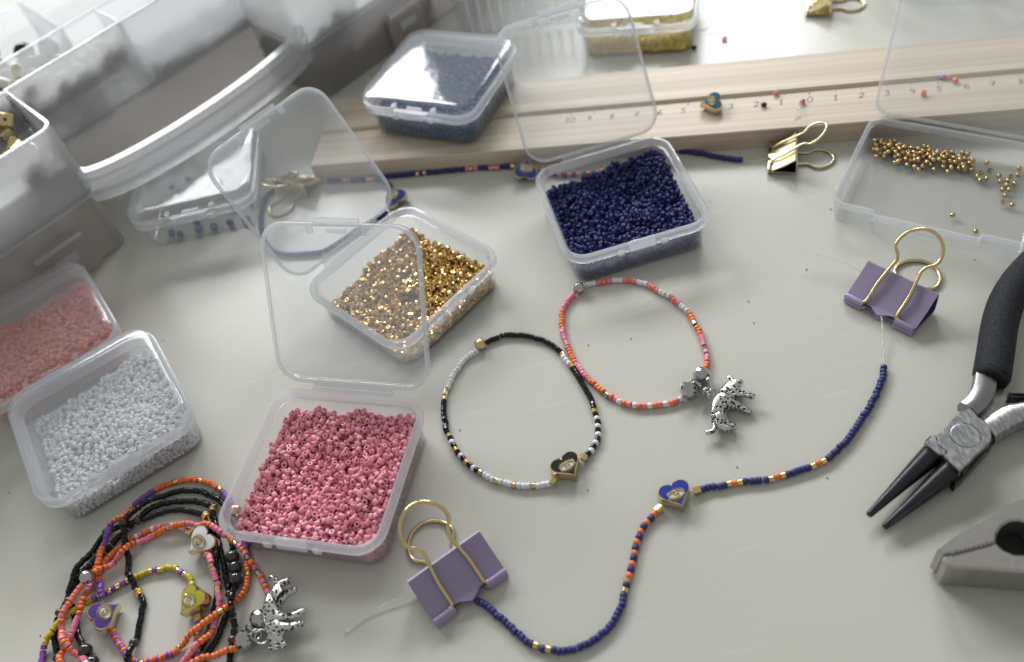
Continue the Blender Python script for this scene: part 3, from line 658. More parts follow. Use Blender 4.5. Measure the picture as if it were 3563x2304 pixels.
# ------------------------------------------------------------------ binder clips
def binder_clip(label, lipmid, wdir, W=25.6, k=1.0, body='lilac', inside='lilac_inside', wire='brass', up_tilt=33.0, group='binder clips', low=True):
    """lying on one plate: x across, y from the mouth to the spine; k scales the depth"""
    wdir = np.array(wdir, float); rz = math.atan2(wdir[1], wdir[0])
    t = thing('binder_clip', label, 'binder clip', (lipmid[0], lipmid[1], 0), rz, group)
    d, h = 12.6 * k, 10.2 * k; hw = W / 2
    sec = [(0.2, 2.9 * k), (d * .5, h * .60), (d - 1.0 * k, h - .35), (d - .3, h - .5), (d + .25, h - 1.3 * k), (d + .45, h * .5), (d + .25, 1.6 * k), (d - .3, .75), (d - 1.0 * k, .45), (d * .5, .75), (0.2, 1.35 * k)]
    p = np.array(sec); e = np.gradient(p, axis=0); e /= np.linalg.norm(e, axis=1)[:, None]; n = np.stack([e[:, 1], -e[:, 0]], 1) * .45
    ring = lambda x: [(x, a, b) for a, b in p] + [(x, a, b) for a, b in (p + n)[::-1]]
    b = mk('body', *loft([ring(-hw), ring(hw)]), body, t, 30)
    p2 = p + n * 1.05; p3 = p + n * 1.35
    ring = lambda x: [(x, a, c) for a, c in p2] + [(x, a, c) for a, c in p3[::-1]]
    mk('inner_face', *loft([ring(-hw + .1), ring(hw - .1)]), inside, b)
    tl = W * .27; r = 1.15 * k
    for sx in (-1, 1):
        for z in (3.0 * k, 1.15 * k):
            x0, x1 = sorted((sx * hw, sx * (hw - tl)))
            V, F = lathe([(r * .55, x0), (r, x0), (r, x1 - .5), (r * .8, x1), (r * .55, x1)] if sx > 0 else [(r * .55, x0), (r * .8, x0), (r, x0 + .5), (r, x1), (r * .55, x1)], 12, 'x', True)
            mk('rolled_edge', [(a, c - .5, e2 + z) for a, c, e2 in V], F, body, b, 40)
    # scalloped middle of the mouth
    xs = np.linspace(-hw + tl, hw - tl, 13); hl = abs(xs[0])
    for z, dz in ((3.0 * k, .25), (1.3 * k, -.25)):
        rings = []
        for x in xs:
            f = .5 + .5 * math.cos(math.pi * min(1, abs(x) / (hl * .95)) ** .8); y = .6 - 2.3 * k * f; zc = z + dz * f * 2 - (.9 * k * f if dz > 0 else 0)
            rings.append([(x, y, zc), (x, 1.2, z + .35 * dz), (x, 1.2, z + .35 * dz + .4), (x, y, zc + .4)])
        mk('lip', *loft(rings), body, b, 60)
    def wire_path(tilt, z0):
        c, s = math.cos(tilt), math.sin(tilt); L_ = 31.0 * k; m = W / 25.6
        pts = [(hw - tl + 1.2, .0), (hw - tl - .2, .6), (5.6 * m, 8 * k), (4.7 * m, 15.5 * k), (4.5 * m, 17.6 * k), (5.4 * m, 19.6 * k), (7.2 * m, 21.4 * k), (7.6 * m, 24 * k), (6.2 * m, 27.6 * k), (3.2 * m, 30.2 * k)]
        pts = pts + [(0, 31 * k)] + [(-a, b2) for a, b2 in pts[::-1]]
        return smooth_path([(a, b2 * c, z0 + b2 * s) for a, b2 in pts], .7)
    mk('handle', *tube(wire_path(math.radians(up_tilt), 3.3 * k + .3), .62 * max(k, .8), 8), wire, t, 60)
    if low: mk('handle', *tube(wire_path(0, .66), .62 * max(k, .8), 8), wire, t, 60)
    return t
FC, FL, FGC = Frame(2850, 750, 3.422), Frame(1350, 1700, 2.8), Frame(2500, 300, 3.85)
binder_clip('lilac binder clip with gold handles gripping the clear cord, beside the pliers', (FC(320, 950, 2.5) + FC(1140, 1370, 2.5)) / 2, FC(1140, 1370, 2.5) - FC(320, 950, 2.5))
binder_clip('lilac binder clip with gold handles beside the pink bead box', (FL(440, 1310, 2.5) + FL(1150, 790, 2.5)) / 2, FL(1150, 790, 2.5) - FL(440, 1310, 2.5))
g0 = (FGC(700, 1115, 2) + FGC(712, 760, 2)) / 2
binder_clip('all gold binder clip leaning against the front of the pine board', g0, FGC(700, 1115, 2) * -1 + FGC(712, 760, 2) if False else FGC(700, 1115, 2) - FGC(712, 760, 2), 18.5, .78, 'clip_gold', 'clip_gold', 'clip_gold', 34)
FG = Frame(680, 280, 2.369)
ga, gb = FG(930, 850, 2), FG(690, 960, 2)
gm = FG(640, 850, 2); ge = FG(905, 830, 2); gd = (FG(600, 1130, 0) - FG(900, 800, 0))
binder_clip('gold binder clip seen through the raised lid of the gold bead box', FG(900, 800, 2), np.array([gd[1], -gd[0], 0]), 18.5, .80, 'clip_gold', 'clip_gold', 'clip_gold', 30)
q = P(2815, 22); binder_clip('gold binder clip lying at the far edge of the table', q, (-.45, -.9), 18.5, .8, 'clip_gold', 'clip_gold', 'brass', 33)

# ------------------------------------------------------------------ heart beads with an eye
def heart_outline(s, n=40):
    out = []
    for k in range(n):
        t = 2 * math.pi * k / n
        x = 16 * math.sin(t) ** 3; y = 13 * math.cos(t) - 5 * math.cos(2 * t) - 2 * math.cos(3 * t) - math.cos(4 * t)
        if y > 0: y += max(0, 5.5 - abs(x)) * .42
        out.append((x * s / 17, (y + 2.5) * s / 17))
    return out[::-1]
def heart_parts(parent_kind, name, enamel, parent, loc, rot, s=5.5, th=4.2, label=None, gold='pale_gold'):
    o = heart_outline
    sh = lambda f, z: [(x * f, y * f, z) for x, y in o(s)]
    body = mk(name, *loft([sh(.86, -th / 2), sh(.97, -th / 2 + .45), sh(1, -th / 2 + 1.0), sh(1, th / 2 - .6), sh(.97, th / 2 - .15), sh(.95, th / 2), sh(.91, th / 2), sh(.895, th / 2 - .22), sh(.4, th / 2 - .22)]), gold, parent, 40, loc, rot)
    mk('enamel', *loft([sh(.90, th / 2 - .30), sh(.90, th / 2 - .08), sh(.85, th / 2 - .03)]), enamel, body, 40)
    z = th / 2 - .03; k = s / 4.9; parts = []
    rim = [(2.25 * k * math.cos(a), 1.25 * k * math.sin(a) * (1 - .15 * abs(math.cos(a))), z + .12) for a in np.linspace(0, 2 * math.pi, 24, endpoint=False)]
    parts.append(tube(rim, .26 * k, 6, True))
    parts.append(tube([(.72 * k * math.cos(a), .72 * k * math.sin(a), z + .18) for a in np.linspace(0, 2 * math.pi, 16, endpoint=False)], .22 * k, 6, True))
    V, F = ball_geo(.36 * k, .3 * k, 8, 5); parts.append(([(a, b, c + z + .15) for a, b, c in V], F))
    for j in range(22):
        a = 2 * math.pi * (j + .5) / 22
        if abs(math.cos(a)) > .97: continue
        c, s2 = math.cos(a), math.sin(a)
        parts.append(tube([(2.2 * k * c, 1.2 * k * s2, z + .1), (2.75 * k * c, 1.95 * k * s2, z + .08)], .15 * k, 4))
    mk('eye_emblem', *join(*parts), gold, body, 60)
    mk('eye_white', *extrude([(1.95 * k * math.cos(a), 1.0 * k * math.sin(a)) for a in np.linspace(0, 2 * math.pi, 20, endpoint=False)], z - .02, z + .05), 'enamel_white', body)
    return body
def heart_rot(c, tip, tilt=0.0, axis=(1, 0, 0)):
    d = tip - c; q = Quaternion((0, 0, 1), math.atan2(d[1], d[0]) + math.pi / 2)      # the outline's tip points to -y
    return (Quaternion(axis, math.radians(tilt)) @ q) if tilt else q

# ------------------------------------------------------------------ strung beads
def small(kind, r=1.0, L_=1.36):
    h = L_ / 2; b = .17 if kind == 'cyl' else .28
    return lathe([(r * .45, -h), (r - b, -h), (r, -h + b), (r, h - b), (r - b, h), (r * .45, h)], 12, closed_prof=False)
def fluted(r, n=12, amp=.08):
    rings = []; nv = 10
    for k in range(n * 3):
        a = 2 * math.pi * k / (n * 3); f = 1 - amp * (k % 3 == 0)
        rings.append([(f * r * math.sin(math.pi * (.08 + .84 * j / nv)) * math.cos(a + .5 * j / nv), f * r * math.sin(math.pi * (.08 + .84 * j / nv)) * math.sin(a + .5 * j / nv), -r * math.cos(math.pi * (.08 + .84 * j / nv))) for j in range(nv + 1)])
    return loft(rings, closed=False, wrap=True)
TOK = {  # letter: (pitch, geometry, material, smooth)
    'K': (1.40, small('cyl', 1.06, 1.38), 'black', 40), 'W': (1.40, small('seed', 1.09, 1.38), 'white', 60), 'G': (1.36, small('cyl', 1.0, 1.32), 'gold', 40),
    'P': (1.40, small('cyl', 1.06, 1.38), 'pink', 40), 'O': (1.40, small('seed', 1.09, 1.38), 'orange', 60), 'B': (1.46, small('seed', 1.14, 1.46), 'navy', 60),
    'V': (1.40, small('cyl', 1.06, 1.38), 'violet', 40), 'Y': (1.42, small('cyl', 1.07, 1.4), 'yellow', 40), 'S': (1.38, small('cyl', 1.03, 1.34), 'silver', 40),
    'R': (2.7, ball_geo(1.5, 1.32, 12, 8), 'brown', 180), 'D': (4.3, ball_geo(2.25, 2.15, 18, 12), 'dark_stone', 180), 'F': (2.6, ball_geo(1.55, 1.4, 6, 4), 'pale_gold', None),
    'C': (2.3, loft([rrect(1.05, 1.05, .2, -1.15, 2), rrect(1.05, 1.05, .2, 1.15, 2)]), 'gold', 30), 'N': (.9, ball_geo(1.6, .45, 14, 6), 'gold', 180),
    'Q': (4.4, fluted(2.25), 'silver', 60), 'g': (4.2, fluted(2.15), 'brass', 60), 'A': (5.2, ball_geo(3.15, 2.75, 14, 9), 'silver', None), 'a': (2.4, ball_geo(2.4, 1.2, 12, 6), 'silver', None),
    'H': (7.6, None, None, None), '_': (1.4, None, None, None)}
TMESH = {}
SUPPORT = []                                     # beads laid so far: x, y, top
def expand(s):
    out = ''; i = 0
    while i < len(s):
        ch = s[i]; j = i + 1
        while j < len(s) and s[j].isdigit(): j += 1
        if ch != ' ': out += ch * (int(s[i + 1:j]) if j > i + 1 else 1)
        i = j
    return out
def strand(root, fr, segs, z=1.05, drape=False, seed=0, thread=True, jit=.12, closed=False):
    """segs: (points, tokens) one after another, each starting where the last ended"""
    rg2 = np.random.default_rng(seed); pts = []; cuts = [0]
    for pl, tk in segs:
        ps = [(fr(*q, z) if not callable(q[0]) else q[0](*q[1:], z)) for q in pl]
        if pts: ps = ps[1:] if np.linalg.norm(ps[0] - pts[-1]) < 1.5 else ps
        pts += ps; cuts.append(len(pts) - 1)
    pth = []; idx = []
    full = smooth_path(pts, .3)
    # arc length at the cut points
    al = np.concatenate([[0], np.cumsum(np.linalg.norm(np.diff(full, axis=0), axis=1))])
    def at_pt(p): return al[np.argmin(np.linalg.norm(full - p, axis=1))]
    ca = [0.0] + [None] * (len(cuts) - 1)
    # cut arc lengths found by walking so that closed loops stay in order
    steps = [0]
    for i in range(len(pts) - 1): steps.append(steps[-1] + max(2, int(np.linalg.norm(pts[i + 1] - pts[i]) / .3)))
    ca = [al[min(steps[c], len(al) - 1)] for c in cuts]
    hz = np.full(len(full), z)
    if drape and SUPPORT:
        S = np.array(SUPPORT)
        for i, q in enumerate(full):
            dd = np.hypot(S[:, 0] - q[0], S[:, 1] - q[1]); m = dd < 2.0
            if m.any(): hz[i] = max(z, S[m, 2].max() + z)
        w = 14; hm = np.array([hz[max(0, i - 4):i + 5].max() for i in range(len(hz))])
        ker = np.hanning(2 * w + 3)[1:-1]; ker /= ker.sum(); hz = np.maximum(np.convolve(np.pad(hm, w, 'edge'), ker, 'valid'), z)
    full = full.copy(); full[:, 2] = hz
    def at(s):
        return np.array([np.interp(s, al, full[:, k]) for k in range(3)])
    new = []; marks = {}
    for (pl, tk), a0, a1 in zip(segs, ca[:-1], ca[1:]):
        tk = expand(tk)
        for _ in range(60):                       # long runs of one colour take as many beads as fit
            tot = sum(TOK[c][0] for c in tk); sc = (a1 - a0) / max(tot, 1e-6)
            runs = [(len(m_.group()), m_.start(), m_.group()[0]) for m_ in re.finditer(r'(.)\1{3,}', tk)]
            if not runs or abs(sc * tot - tot) < TOK[tk[0]][0] * .8: break
            _, p_, c_ = max(runs); tk = tk[:p_] + (c_ if sc > 1 else '') + tk[p_ + (0 if sc > 1 else 1):]
        tot = sum(TOK[c][0] for c in tk); sc = (a1 - a0) / max(tot, 1e-6); s = a0
        for ch in tk:
            L_ = TOK[ch][0] * sc; m = at(s + L_ / 2); t = at(s + L_ * .85) - at(s + L_ * .15); s += L_
            if TOK[ch][1] is None:
                marks.setdefault(ch, []).append((m, t)); continue
            if ch not in TMESH: TMESH[ch] = mesh('bead', TOK[ch][1][0], TOK[ch][1][1], TOK[ch][2], TOK[ch][3])
            r = max(abs(v[0]) for v in TOK[ch][1][0]); up = max(0, r - z) if ch in 'ADQgaRF' else 0
            t = t / (np.linalg.norm(t) + 1e-9) + rg2.normal(0, .075, 3)
            j = rg2.normal(0, jit, 3) * (0 if ch in 'ADQg' else 1); j[2] = abs(j[2]) * .6
            o_ = link('bead', TMESH[ch], root, m + j + np.array([0, 0, up]), quat_to(t, rg2.uniform(0, 6.28)))
            if ch not in 'ADQgaFCRN': o_.scale = (.95, .95, min(1.25, max(.7, sc)) * 1.0)
            new.append((m[0], m[1], m[2] + r))
    if drape: SUPPORT.extend(new)
    if thread:
        mk('cord', *tube(full[::4], .28, 5), 'thread', root, 180)
    return marks
def bracelet(label, cat='bracelet', group=None, name='bracelet'): return thing(name, label, cat, (0, 0, 0), 0, group)

F6 = Frame(1500, 1100, 2.369)
b = bracelet('black and white beaded bracelet with gold accents and a black eye heart')
strand(b, F6, [
    ([(455, 222), (480, 205), (540, 178), (620, 155), (720, 158), (800, 165), (880, 185), (950, 210), (1010, 245), (1068, 302)], 'K21'),
    ([(1068, 302), (1085, 325), (1110, 360), (1140, 392), (1162, 428)], 'G W3 G'),
    ([(1162, 428), (1200, 480), (1240, 545), (1280, 610), (1320, 685), (1345, 765)], 'K13'),
    ([(1345, 765), (1352, 800), (1368, 850), (1376, 910), (1374, 975), (1362, 1030), (1342, 1080), (1310, 1120), (1278, 1150)], 'G K W K W K W K W K W K'),
    ([(1278, 1150), (1245, 1195)], 'F'), ([(1245, 1195), (1130, 1265), (1025, 1352)], 'H'), ([(1025, 1352), (985, 1382)], 'F'),
    ([(985, 1382), (930, 1390), (835, 1402), (760, 1400), (673, 1394), (605, 1378), (523, 1352), (440, 1312), (392, 1282)], 'W3 G W3 G W3 G W3 G'),
    ([(392, 1282), (340, 1248), (290, 1205), (245, 1155), (203, 1103), (170, 1045), (147, 985), (135, 970)], 'K W K G K W K G K W K G'),
    ([(135, 970), (122, 920), (112, 840), (105, 760), (108, 690)], 'K11'), ([(108, 690), (112, 660), (120, 630), (128, 600)], 'G W G'),
    ([(128, 600), (150, 560), (175, 500), (215, 440), (265, 370), (320, 320), (385, 285)], 'W14'), ([(385, 285), (415, 243), (455, 222)], 'g')], seed=1)
hc = F6(1130, 1262, 2.1); heart_parts('part', 'heart_charm', 'enamel_black', b, (hc[0], hc[1], 2.1), heart_rot(hc, F6(1222, 1378, 2.1)))

F2 = Frame(1800, 900, 2.369)
b2 = bracelet('pink, orange and white bracelet with silver balls and leopard charm beside the navy box')
strand(b2, F2, [
    ([(545, 235), (590, 212), (650, 203)], 'W4'), ([(650, 203), (780, 182)], 'P O P'), ([(780, 182), (870, 178)], 'W3'), ([(870, 178), (985, 188)], 'P O P'),
    ([(985, 188), (1030, 200), (1075, 218)], 'W3'), ([(1075, 218), (1125, 243), (1170, 272)], 'P O P'), ([(1170, 272), (1255, 312)], 'W3'), ([(1255, 312), (1300, 345), (1338, 378)], 'P O P'),
    ([(1338, 378), (1405, 440)], 'W3'), ([(1405, 440), (1455, 520)], 'O3'), ([(1455, 520), (1475, 555)], 'S'), ([(1475, 555), (1515, 630)], 'O3'), ([(1515, 630), (1546, 722)], 'P3'),
    ([(1546, 722), (1556, 755)], 'S'), ([(1556, 755), (1564, 850)], 'P3'), ([(1564, 850), (1550, 945)], 'O3'), ([(1550, 945), (1518, 995), (1468, 1048), (1415, 1108), (1365, 1148)], 'A a A'),
    ([(1365, 1148), (1300, 1178), (1207, 1200), (1080, 1213), (955, 1210), (842, 1176), (755, 1132)], 'W P O W P O W P O W P O W P O'), ([(755, 1132), (722, 1108)], 'S'),
    ([(722, 1108), (595, 1000)], 'O4'), ([(595, 1000), (480, 862)], 'P5'), ([(480, 862), (415, 725)], 'O5'), ([(415, 725), (366, 570)], 'P5'), ([(366, 570), (372, 430)], 'O5'), ([(372, 430), (410, 360), (475, 285)], 'P5'),
    ([(475, 285), (515, 255), (545, 235)], 'Q')], seed=2)

FB1, FB2, FB3 = Frame(1200, 1528, 1.984), Frame(2363, 1528, 1.984), Frame(2363, 700, 1.984)
b3 = bracelet('unfinished navy bead strand with orange beads and a blue eye heart between lilac clips', 'bead strand', None, 'bead_strand')
strand(b3, FB1, [
    ([(905, 1110), (960, 1140), (1040, 1205), (1120, 1275), (1200, 1350), (1300, 1422)], 'B15'), ([(1300, 1422), (1360, 1442), (1425, 1458)], 'G B G'),
    ([(1425, 1458), (1500, 1462), (1600, 1445), (1700, 1400), (1800, 1320), (1870, 1230), (1910, 1140), (1930, 1062)], 'B20'), ([(1930, 1062), (1945, 1010), (1955, 958)], 'G B G'),
    ([(1955, 958), (1975, 890), (1995, 800), (2020, 700), (2060, 610), (2110, 545), (2145, 505)], 'O B O B O B O B O B O B O'), ([(2145, 505), (2190, 465)], 'C'),
    ([(2190, 465), (2290, 405), (2402, 362)], 'H'), ([(2402, 362), (2455, 350)], 'C'),
    ([(2455, 350), (2480, 342), (2635, 315)], 'B5'), ([(2635, 315), (2750, 297)], 'G O G'), ([(2750, 297), (2922, 276)], 'B5'), ([(2922, 276), (3040, 248)], 'G O G'), ([(3040, 248), (3212, 190)], 'B5'), ([(3212, 190), (3322, 145)], 'G O G'),
    ([(3322, 145), (FB2, 1090, 75), (FB2, 1150, 20), (FB3, 1250, 1520), (FB3, 1300, 1440), (FB3, 1340, 1370), (FB3, 1370, 1310), (FB3, 1395, 1250), (FB3, 1408, 1200), (FB3, 1416, 1140)], 'B25')], seed=3)
hc = FB1(2290, 405, 2.1); heart_parts('part', 'heart_charm', 'enamel_blue', b3, (hc[0], hc[1], 2.1), heart_rot(hc, FB1(2348, 512, 2.1)))
def cord(pts, parent, r=.32): return mk('cord', *tube(smooth_path(pts, 1.0), r, 6), 'thread', parent, 180)
cord([FB3(1416, 1150, 1.1), FB3(1413, 1050, 1.3), FB3(1406, 920, 2.2), FB3(1398, 800, 2.6), FB3(1380, 700, 2.4)], b3, .38)
cord([FB3(1330, 560, 2.2), FB3(1240, 480, 3.0), FB3(1150, 432, 4.2), FB3(1050, 396, 4.8), FB3(950, 372, 4.8), (FB3(832, 375, 4.0))], b3, .36)
cord([FB1(560, 1010, 2.0), FB1(430, 1070, 1.6), FB1(300, 1130, 1.2), FB1(150, 1220, .6), FB1(0, 1340, .4)], b3, .28)

FBK, FBR = Frame(1100, 0, 1.984), Frame(2300, 0, 1.886)
b4 = bracelet('long navy bead strand with pink and gold accents lying along the pine board', 'bead strand', None, 'bead_strand')
strand(b4, FBK, [
    ([(FG, 1010, 835), (FG, 1100, 828), (FG, 1300, 822), (FG, 1470, 815), (470, 1222), (690, 1200)], 'P G P B5 P G P B5 P G P B10'), ([(690, 1200), (760, 1193)], 'G B G'), ([(760, 1193), (1030, 1168)], 'B8'), ([(1030, 1168), (1115, 1160)], 'P G P'),
    ([(1115, 1160), (1190, 1158)], 'B3'), ([(1190, 1158), (1270, 1154)], 'P G P'), ([(1270, 1154), (1345, 1150)], 'B3'), ([(1345, 1150), (1375, 1152)], 'F'), ([(1375, 1152), (1440, 1160), (1540, 1178)], 'H'), ([(1540, 1178), (1580, 1188)], 'F'),
    ([(1580, 1188), (1700, 1208), (1850, 1203), (1960, 1185)], 'B P B P B P B P B P B P'), ([(1960, 1185), (2060, 1160)], 'G B G'), ([(2060, 1160), (2200, 1110), (2330, 1055)], 'B10'), ([(2330, 1055), (FBR, 40, 985), (FBR, 130, 992), (FBR, 260, 1008), (FBR, 400, 1035), (FBR, 532, 1050)], 'B18')], seed=4, z=1.1)
hc = FBK(1450, 1165, 4.0); heart_parts('part', 'heart_charm', 'enamel_blue', b4, (hc[0], hc[1], 3.6), heart_rot(hc, FBK(1480, 1060, 4.0), 38))
cord([FBR(532, 1050, 1.1), FBR(600, 1056, 1.0), FBR(690, 1045, 1.6), FBR(760, 1030, 2)], b4, .25)
b5 = bracelet('navy bead strand with a blue heart curling behind the gold bead box', 'bead strand', None, 'bead_strand')
strand(b5, FG, [([(650, 900), (590, 950), (550, 1050), (540, 1180), (560, 1290), (620, 1390), (720, 1432), (880, 1432), (1040, 1412), (1130, 1372), (1200, 1325)], 'B26'), ([(1200, 1325), (1330, 1235), (1440, 1165)], 'B6 O B O'), ([(1440, 1165), (1520, 1125), (1575, 1080)], 'B4'),
                ([(1575, 1080), (1625, 980), (1610, 880)], 'H'), ([(1610, 880), (1560, 840), (1440, 800)], 'B6')], seed=5)
hc = FG(1635, 960, 3.4); heart_parts('part', 'heart_charm', 'enamel_blue', b5, (hc[0], hc[1], 3.2), heart_rot(hc, FG(1560, 900, 3.4), 24))

# the tangle of finished bracelets
FP = Frame(0, 1528, 1.984)
GR = 'bracelets in the tangle'
k2 = bracelet('thin black beaded bracelet with brown wooden beads, lowest in the tangle', 'bracelet', GR)
strand(k2, FP, [([(1580, 1040), (1550, 900), (1520, 760), (1490, 620), (1472, 500)], 'K30'), ([(1472, 500), (1468, 470)], 'N2'), ([(1468, 470), (1430, 452), (1320, 428), (1150, 442), (1020, 490), (850, 650), (720, 780), (580, 910)], 'K62'), ([(580, 910), (550, 950)], 'R'),
                ([(550, 950), (510, 1020), (430, 1180)], 'K16'), ([(430, 1180), (405, 1230)], 'R'), ([(405, 1230), (385, 1300), (380, 1400), (398, 1490)], 'K15'), ([(398, 1490), (410, 1540)], 'R'), ([(410, 1540), (480, 1680), (700, 1820), (1000, 1840), (1280, 1700), (1400, 1530)], 'K60'),
                ([(1400, 1530), (1500, 1370), (1570, 1200), (1590, 1110)], 'K28'), ([(1590, 1110), (1588, 1070), (1580, 1040)], 'R')], drape=True, seed=6)
k3 = bracelet('thin black beaded bracelet with large dark stone beads under the pink heart strand', 'bracelet', GR)
strand(k3, FP, [([(1455, 565), (1425, 540)], 'N2'), ([(1425, 540), (1350, 508), (1200, 490), (1050, 530), (985, 565)], 'K30'), ([(985, 565), (950, 590)], 'R'), ([(950, 590), (840, 620), (750, 640)], 'K14'), ([(750, 640), (722, 660)], 'R'),
                ([(722, 660), (660, 750), (590, 850), (540, 960), (495, 1110)], 'K32'), ([(495, 1110), (505, 1150)], 'R'), ([(505, 1150), (520, 1260), (545, 1370), (580, 1430)], 'K18'), ([(580, 1430), (640, 1530), (680, 1590)], 'D D'), ([(680, 1590), (900, 1720), (1150, 1680), (1330, 1520), (1440, 1330), (1490, 1130), (1505, 1000), (1510, 800), (1495, 650), (1455, 565)], 'K90')], drape=True, seed=7)
b8 = bracelet('yellow and purple beaded bracelet with a lime green eye heart', 'bracelet', GR)
strand(b8, FP, [([(1330, 1010), (1310, 960), (1285, 940)], 'Y3'), ([(1285, 940), (1225, 898)], 'G V G'), ([(1225, 898), (1170, 885), (1112, 902)], 'Y4'), ([(1112, 902), (1030, 915)], 'G V G'), ([(1030, 915), (935, 952)], 'Y4'), ([(935, 952), (880, 980), (640, 1110)], 'V G V G V G V G V'),
                ([(640, 1110), (560, 1180), (440, 1275), (380, 1350), (322, 1430)], 'Y16'), ([(322, 1430), (300, 1500), (290, 1580)], 'V6'), ([(290, 1580), (420, 1790), (800, 1880), (1200, 1800), (1370, 1640), (1385, 1540)], 'Y8 V4 G Y8 V4 G Y8 V6 G Y8 V5 Y8'),
                ([(1385, 1540), (1380, 1480), (1376, 1380), (1372, 1262)], 'G V Y V Y V Y V Y V Y V'), ([(1372, 1262), (1368, 1236)], 'C'), ([(1368, 1236), (1340, 1130), (1330, 1010)], 'H')], drape=True, seed=8)
hc = FP(1335, 1130, 3.0); heart_parts('part', 'heart_charm', 'enamel_lime', b8, (hc[0], hc[1], 3.0), heart_rot(hc, FP(1262, 1215, 3.0), -14, (0, 1, 0)))
b9 = bracelet('pink and orange beaded bracelet with a white eye heart', 'bracelet', GR)
strand(b9, FP, [([(1325, 655), (1300, 640)], 'C'), ([(1300, 640), (1240, 600), (1150, 600), (1050, 620), (930, 680)], 'P W2 P2 W O2 P2 W O2 P W'), ([(930, 680), (850, 735)], 'O2 G O'), ([(850, 735), (770, 800), (690, 900), (640, 980)], 'O13'), ([(640, 980), (600, 1160), (555, 1270), (515, 1370), (470, 1450), (440, 1540)], 'P4 O6 P12 O8 O4'),
                ([(440, 1540), (520, 1700), (800, 1780), (1100, 1720), (1320, 1540)], 'O18 P8 O18 P9'), ([(1320, 1540), (1400, 1450), (1470, 1370), (1515, 1240)], 'P4 O10 P10'), ([(1515, 1240), (1522, 1205)], 'G'), ([(1522, 1205), (1530, 1140), (1528, 1072)], 'P4'), ([(1528, 1072), (1525, 1040)], 'G'), ([(1525, 1040), (1510, 960), (1500, 930)], 'P4'), ([(1500, 930), (1498, 900)], 'G'), ([(1498, 900), (1480, 850), (1455, 815)], 'P4'),
                ([(1455, 815), (1430, 795)], 'C'), ([(1430, 795), (1390, 725), (1325, 655)], 'H')], drape=True, seed=9)
hc = FP(1392, 722, 3.4); heart_parts('part', 'heart_charm', 'enamel_white', b9, (hc[0], hc[1], 3.4), heart_rot(hc, FP(1305, 795, 3.4), 10))
b6 = bracelet('orange and purple beaded bracelet with a purple eye heart', 'bracelet', GR)
strand(b6, FP, [([(775, 1320), (800, 1370), (850, 1450), (890, 1510), (960, 1545)], 'O V O V O V O V O V O V'), ([(960, 1545), (1000, 1540)], 'G'), ([(1000, 1540), (1080, 1520), (1180, 1480), (1225, 1450)], 'O V O2 V O2 V2 O2'), ([(1225, 1450), (1255, 1432)], 'G'), ([(1255, 1432), (1400, 1340), (1540, 1232)], 'O14'), ([(1540, 1232), (1570, 1205)], 'G'),
                ([(1570, 1205), (1640, 1130), (1700, 1020), (1712, 950)], 'O13'), ([(1712, 950), (1712, 920)], 'G'), ([(1712, 920), (1705, 820), (1690, 700), (1655, 570)], 'O12 V6 O5'), ([(1655, 570), (1636, 505), (1600, 450)], 'g'), ([(1600, 450), (1560, 395), (1530, 362)], 'V5'), ([(1530, 362), (1505, 338)], 'G'), ([(1505, 338), (1460, 308), (1405, 292)], 'O5'), ([(1405, 292), (1372, 287)], 'G'), ([(1372, 287), (1300, 280), (1228, 294)], 'O6'), ([(1228, 294), (1195, 302)], 'G'),
                ([(1195, 302), (1130, 325), (1072, 350)], 'O5'), ([(1072, 350), (1000, 400), (920, 462)], 'V8'), ([(920, 462), (860, 540), (808, 610)], 'O8'), ([(808, 610), (775, 680), (735, 760)], 'V7'), ([(735, 760), (710, 830), (690, 920), (700, 990)], 'O9'), ([(700, 990), (715, 1060), (718, 1110)], 'V5'), ([(718, 1110), (735, 1220), (775, 1320)], 'H')], drape=True, seed=10)
hc = FP(738, 1215, 3.2); heart_parts('part', 'heart_charm', 'enamel_purple', b6, (hc[0], hc[1], 3.2), heart_rot(hc, FP(818, 1150, 3.2), 14, (0, 1, 0)))
k1 = bracelet('black beaded bracelet with gold rings running across the yellow one', 'bracelet', GR)
strand(k1, FP, [([(1605, 790), (1600, 680), (1560, 500), (1500, 410), (1330, 355), (1180, 375), (1050, 440), (950, 525), (905, 600)], 'K72'), ([(905, 600), (893, 635)], 'R'), ([(893, 635), (882, 720), (885, 830), (905, 930), (945, 1040)], 'K26'), ([(945, 1040), (962, 1062), (972, 1085)], 'N3'), ([(972, 1085), (985, 1130), (978, 1210), (960, 1310), (938, 1395)], 'K20'), ([(938, 1395), (928, 1430)], 'R'), ([(928, 1430), (910, 1500), (900, 1580)], 'K9'),
                ([(900, 1580), (960, 1800), (1200, 1900), (1450, 1800), (1560, 1640), (1590, 1480)], 'K58'), ([(1590, 1480), (1602, 1420)], 'K3'), ([(1602, 1420), (1612, 1370)], 'R'), ([(1612, 1370), (1628, 1220), (1638, 1020)], 'K22'), ([(1638, 1020), (1640, 960), (1630, 870), (1605, 790)], 'D D D')], drape=True, seed=11)
b7 = bracelet('pink and orange beaded bracelet with silver beads and a leopard charm on the tangle', 'bracelet', GR)
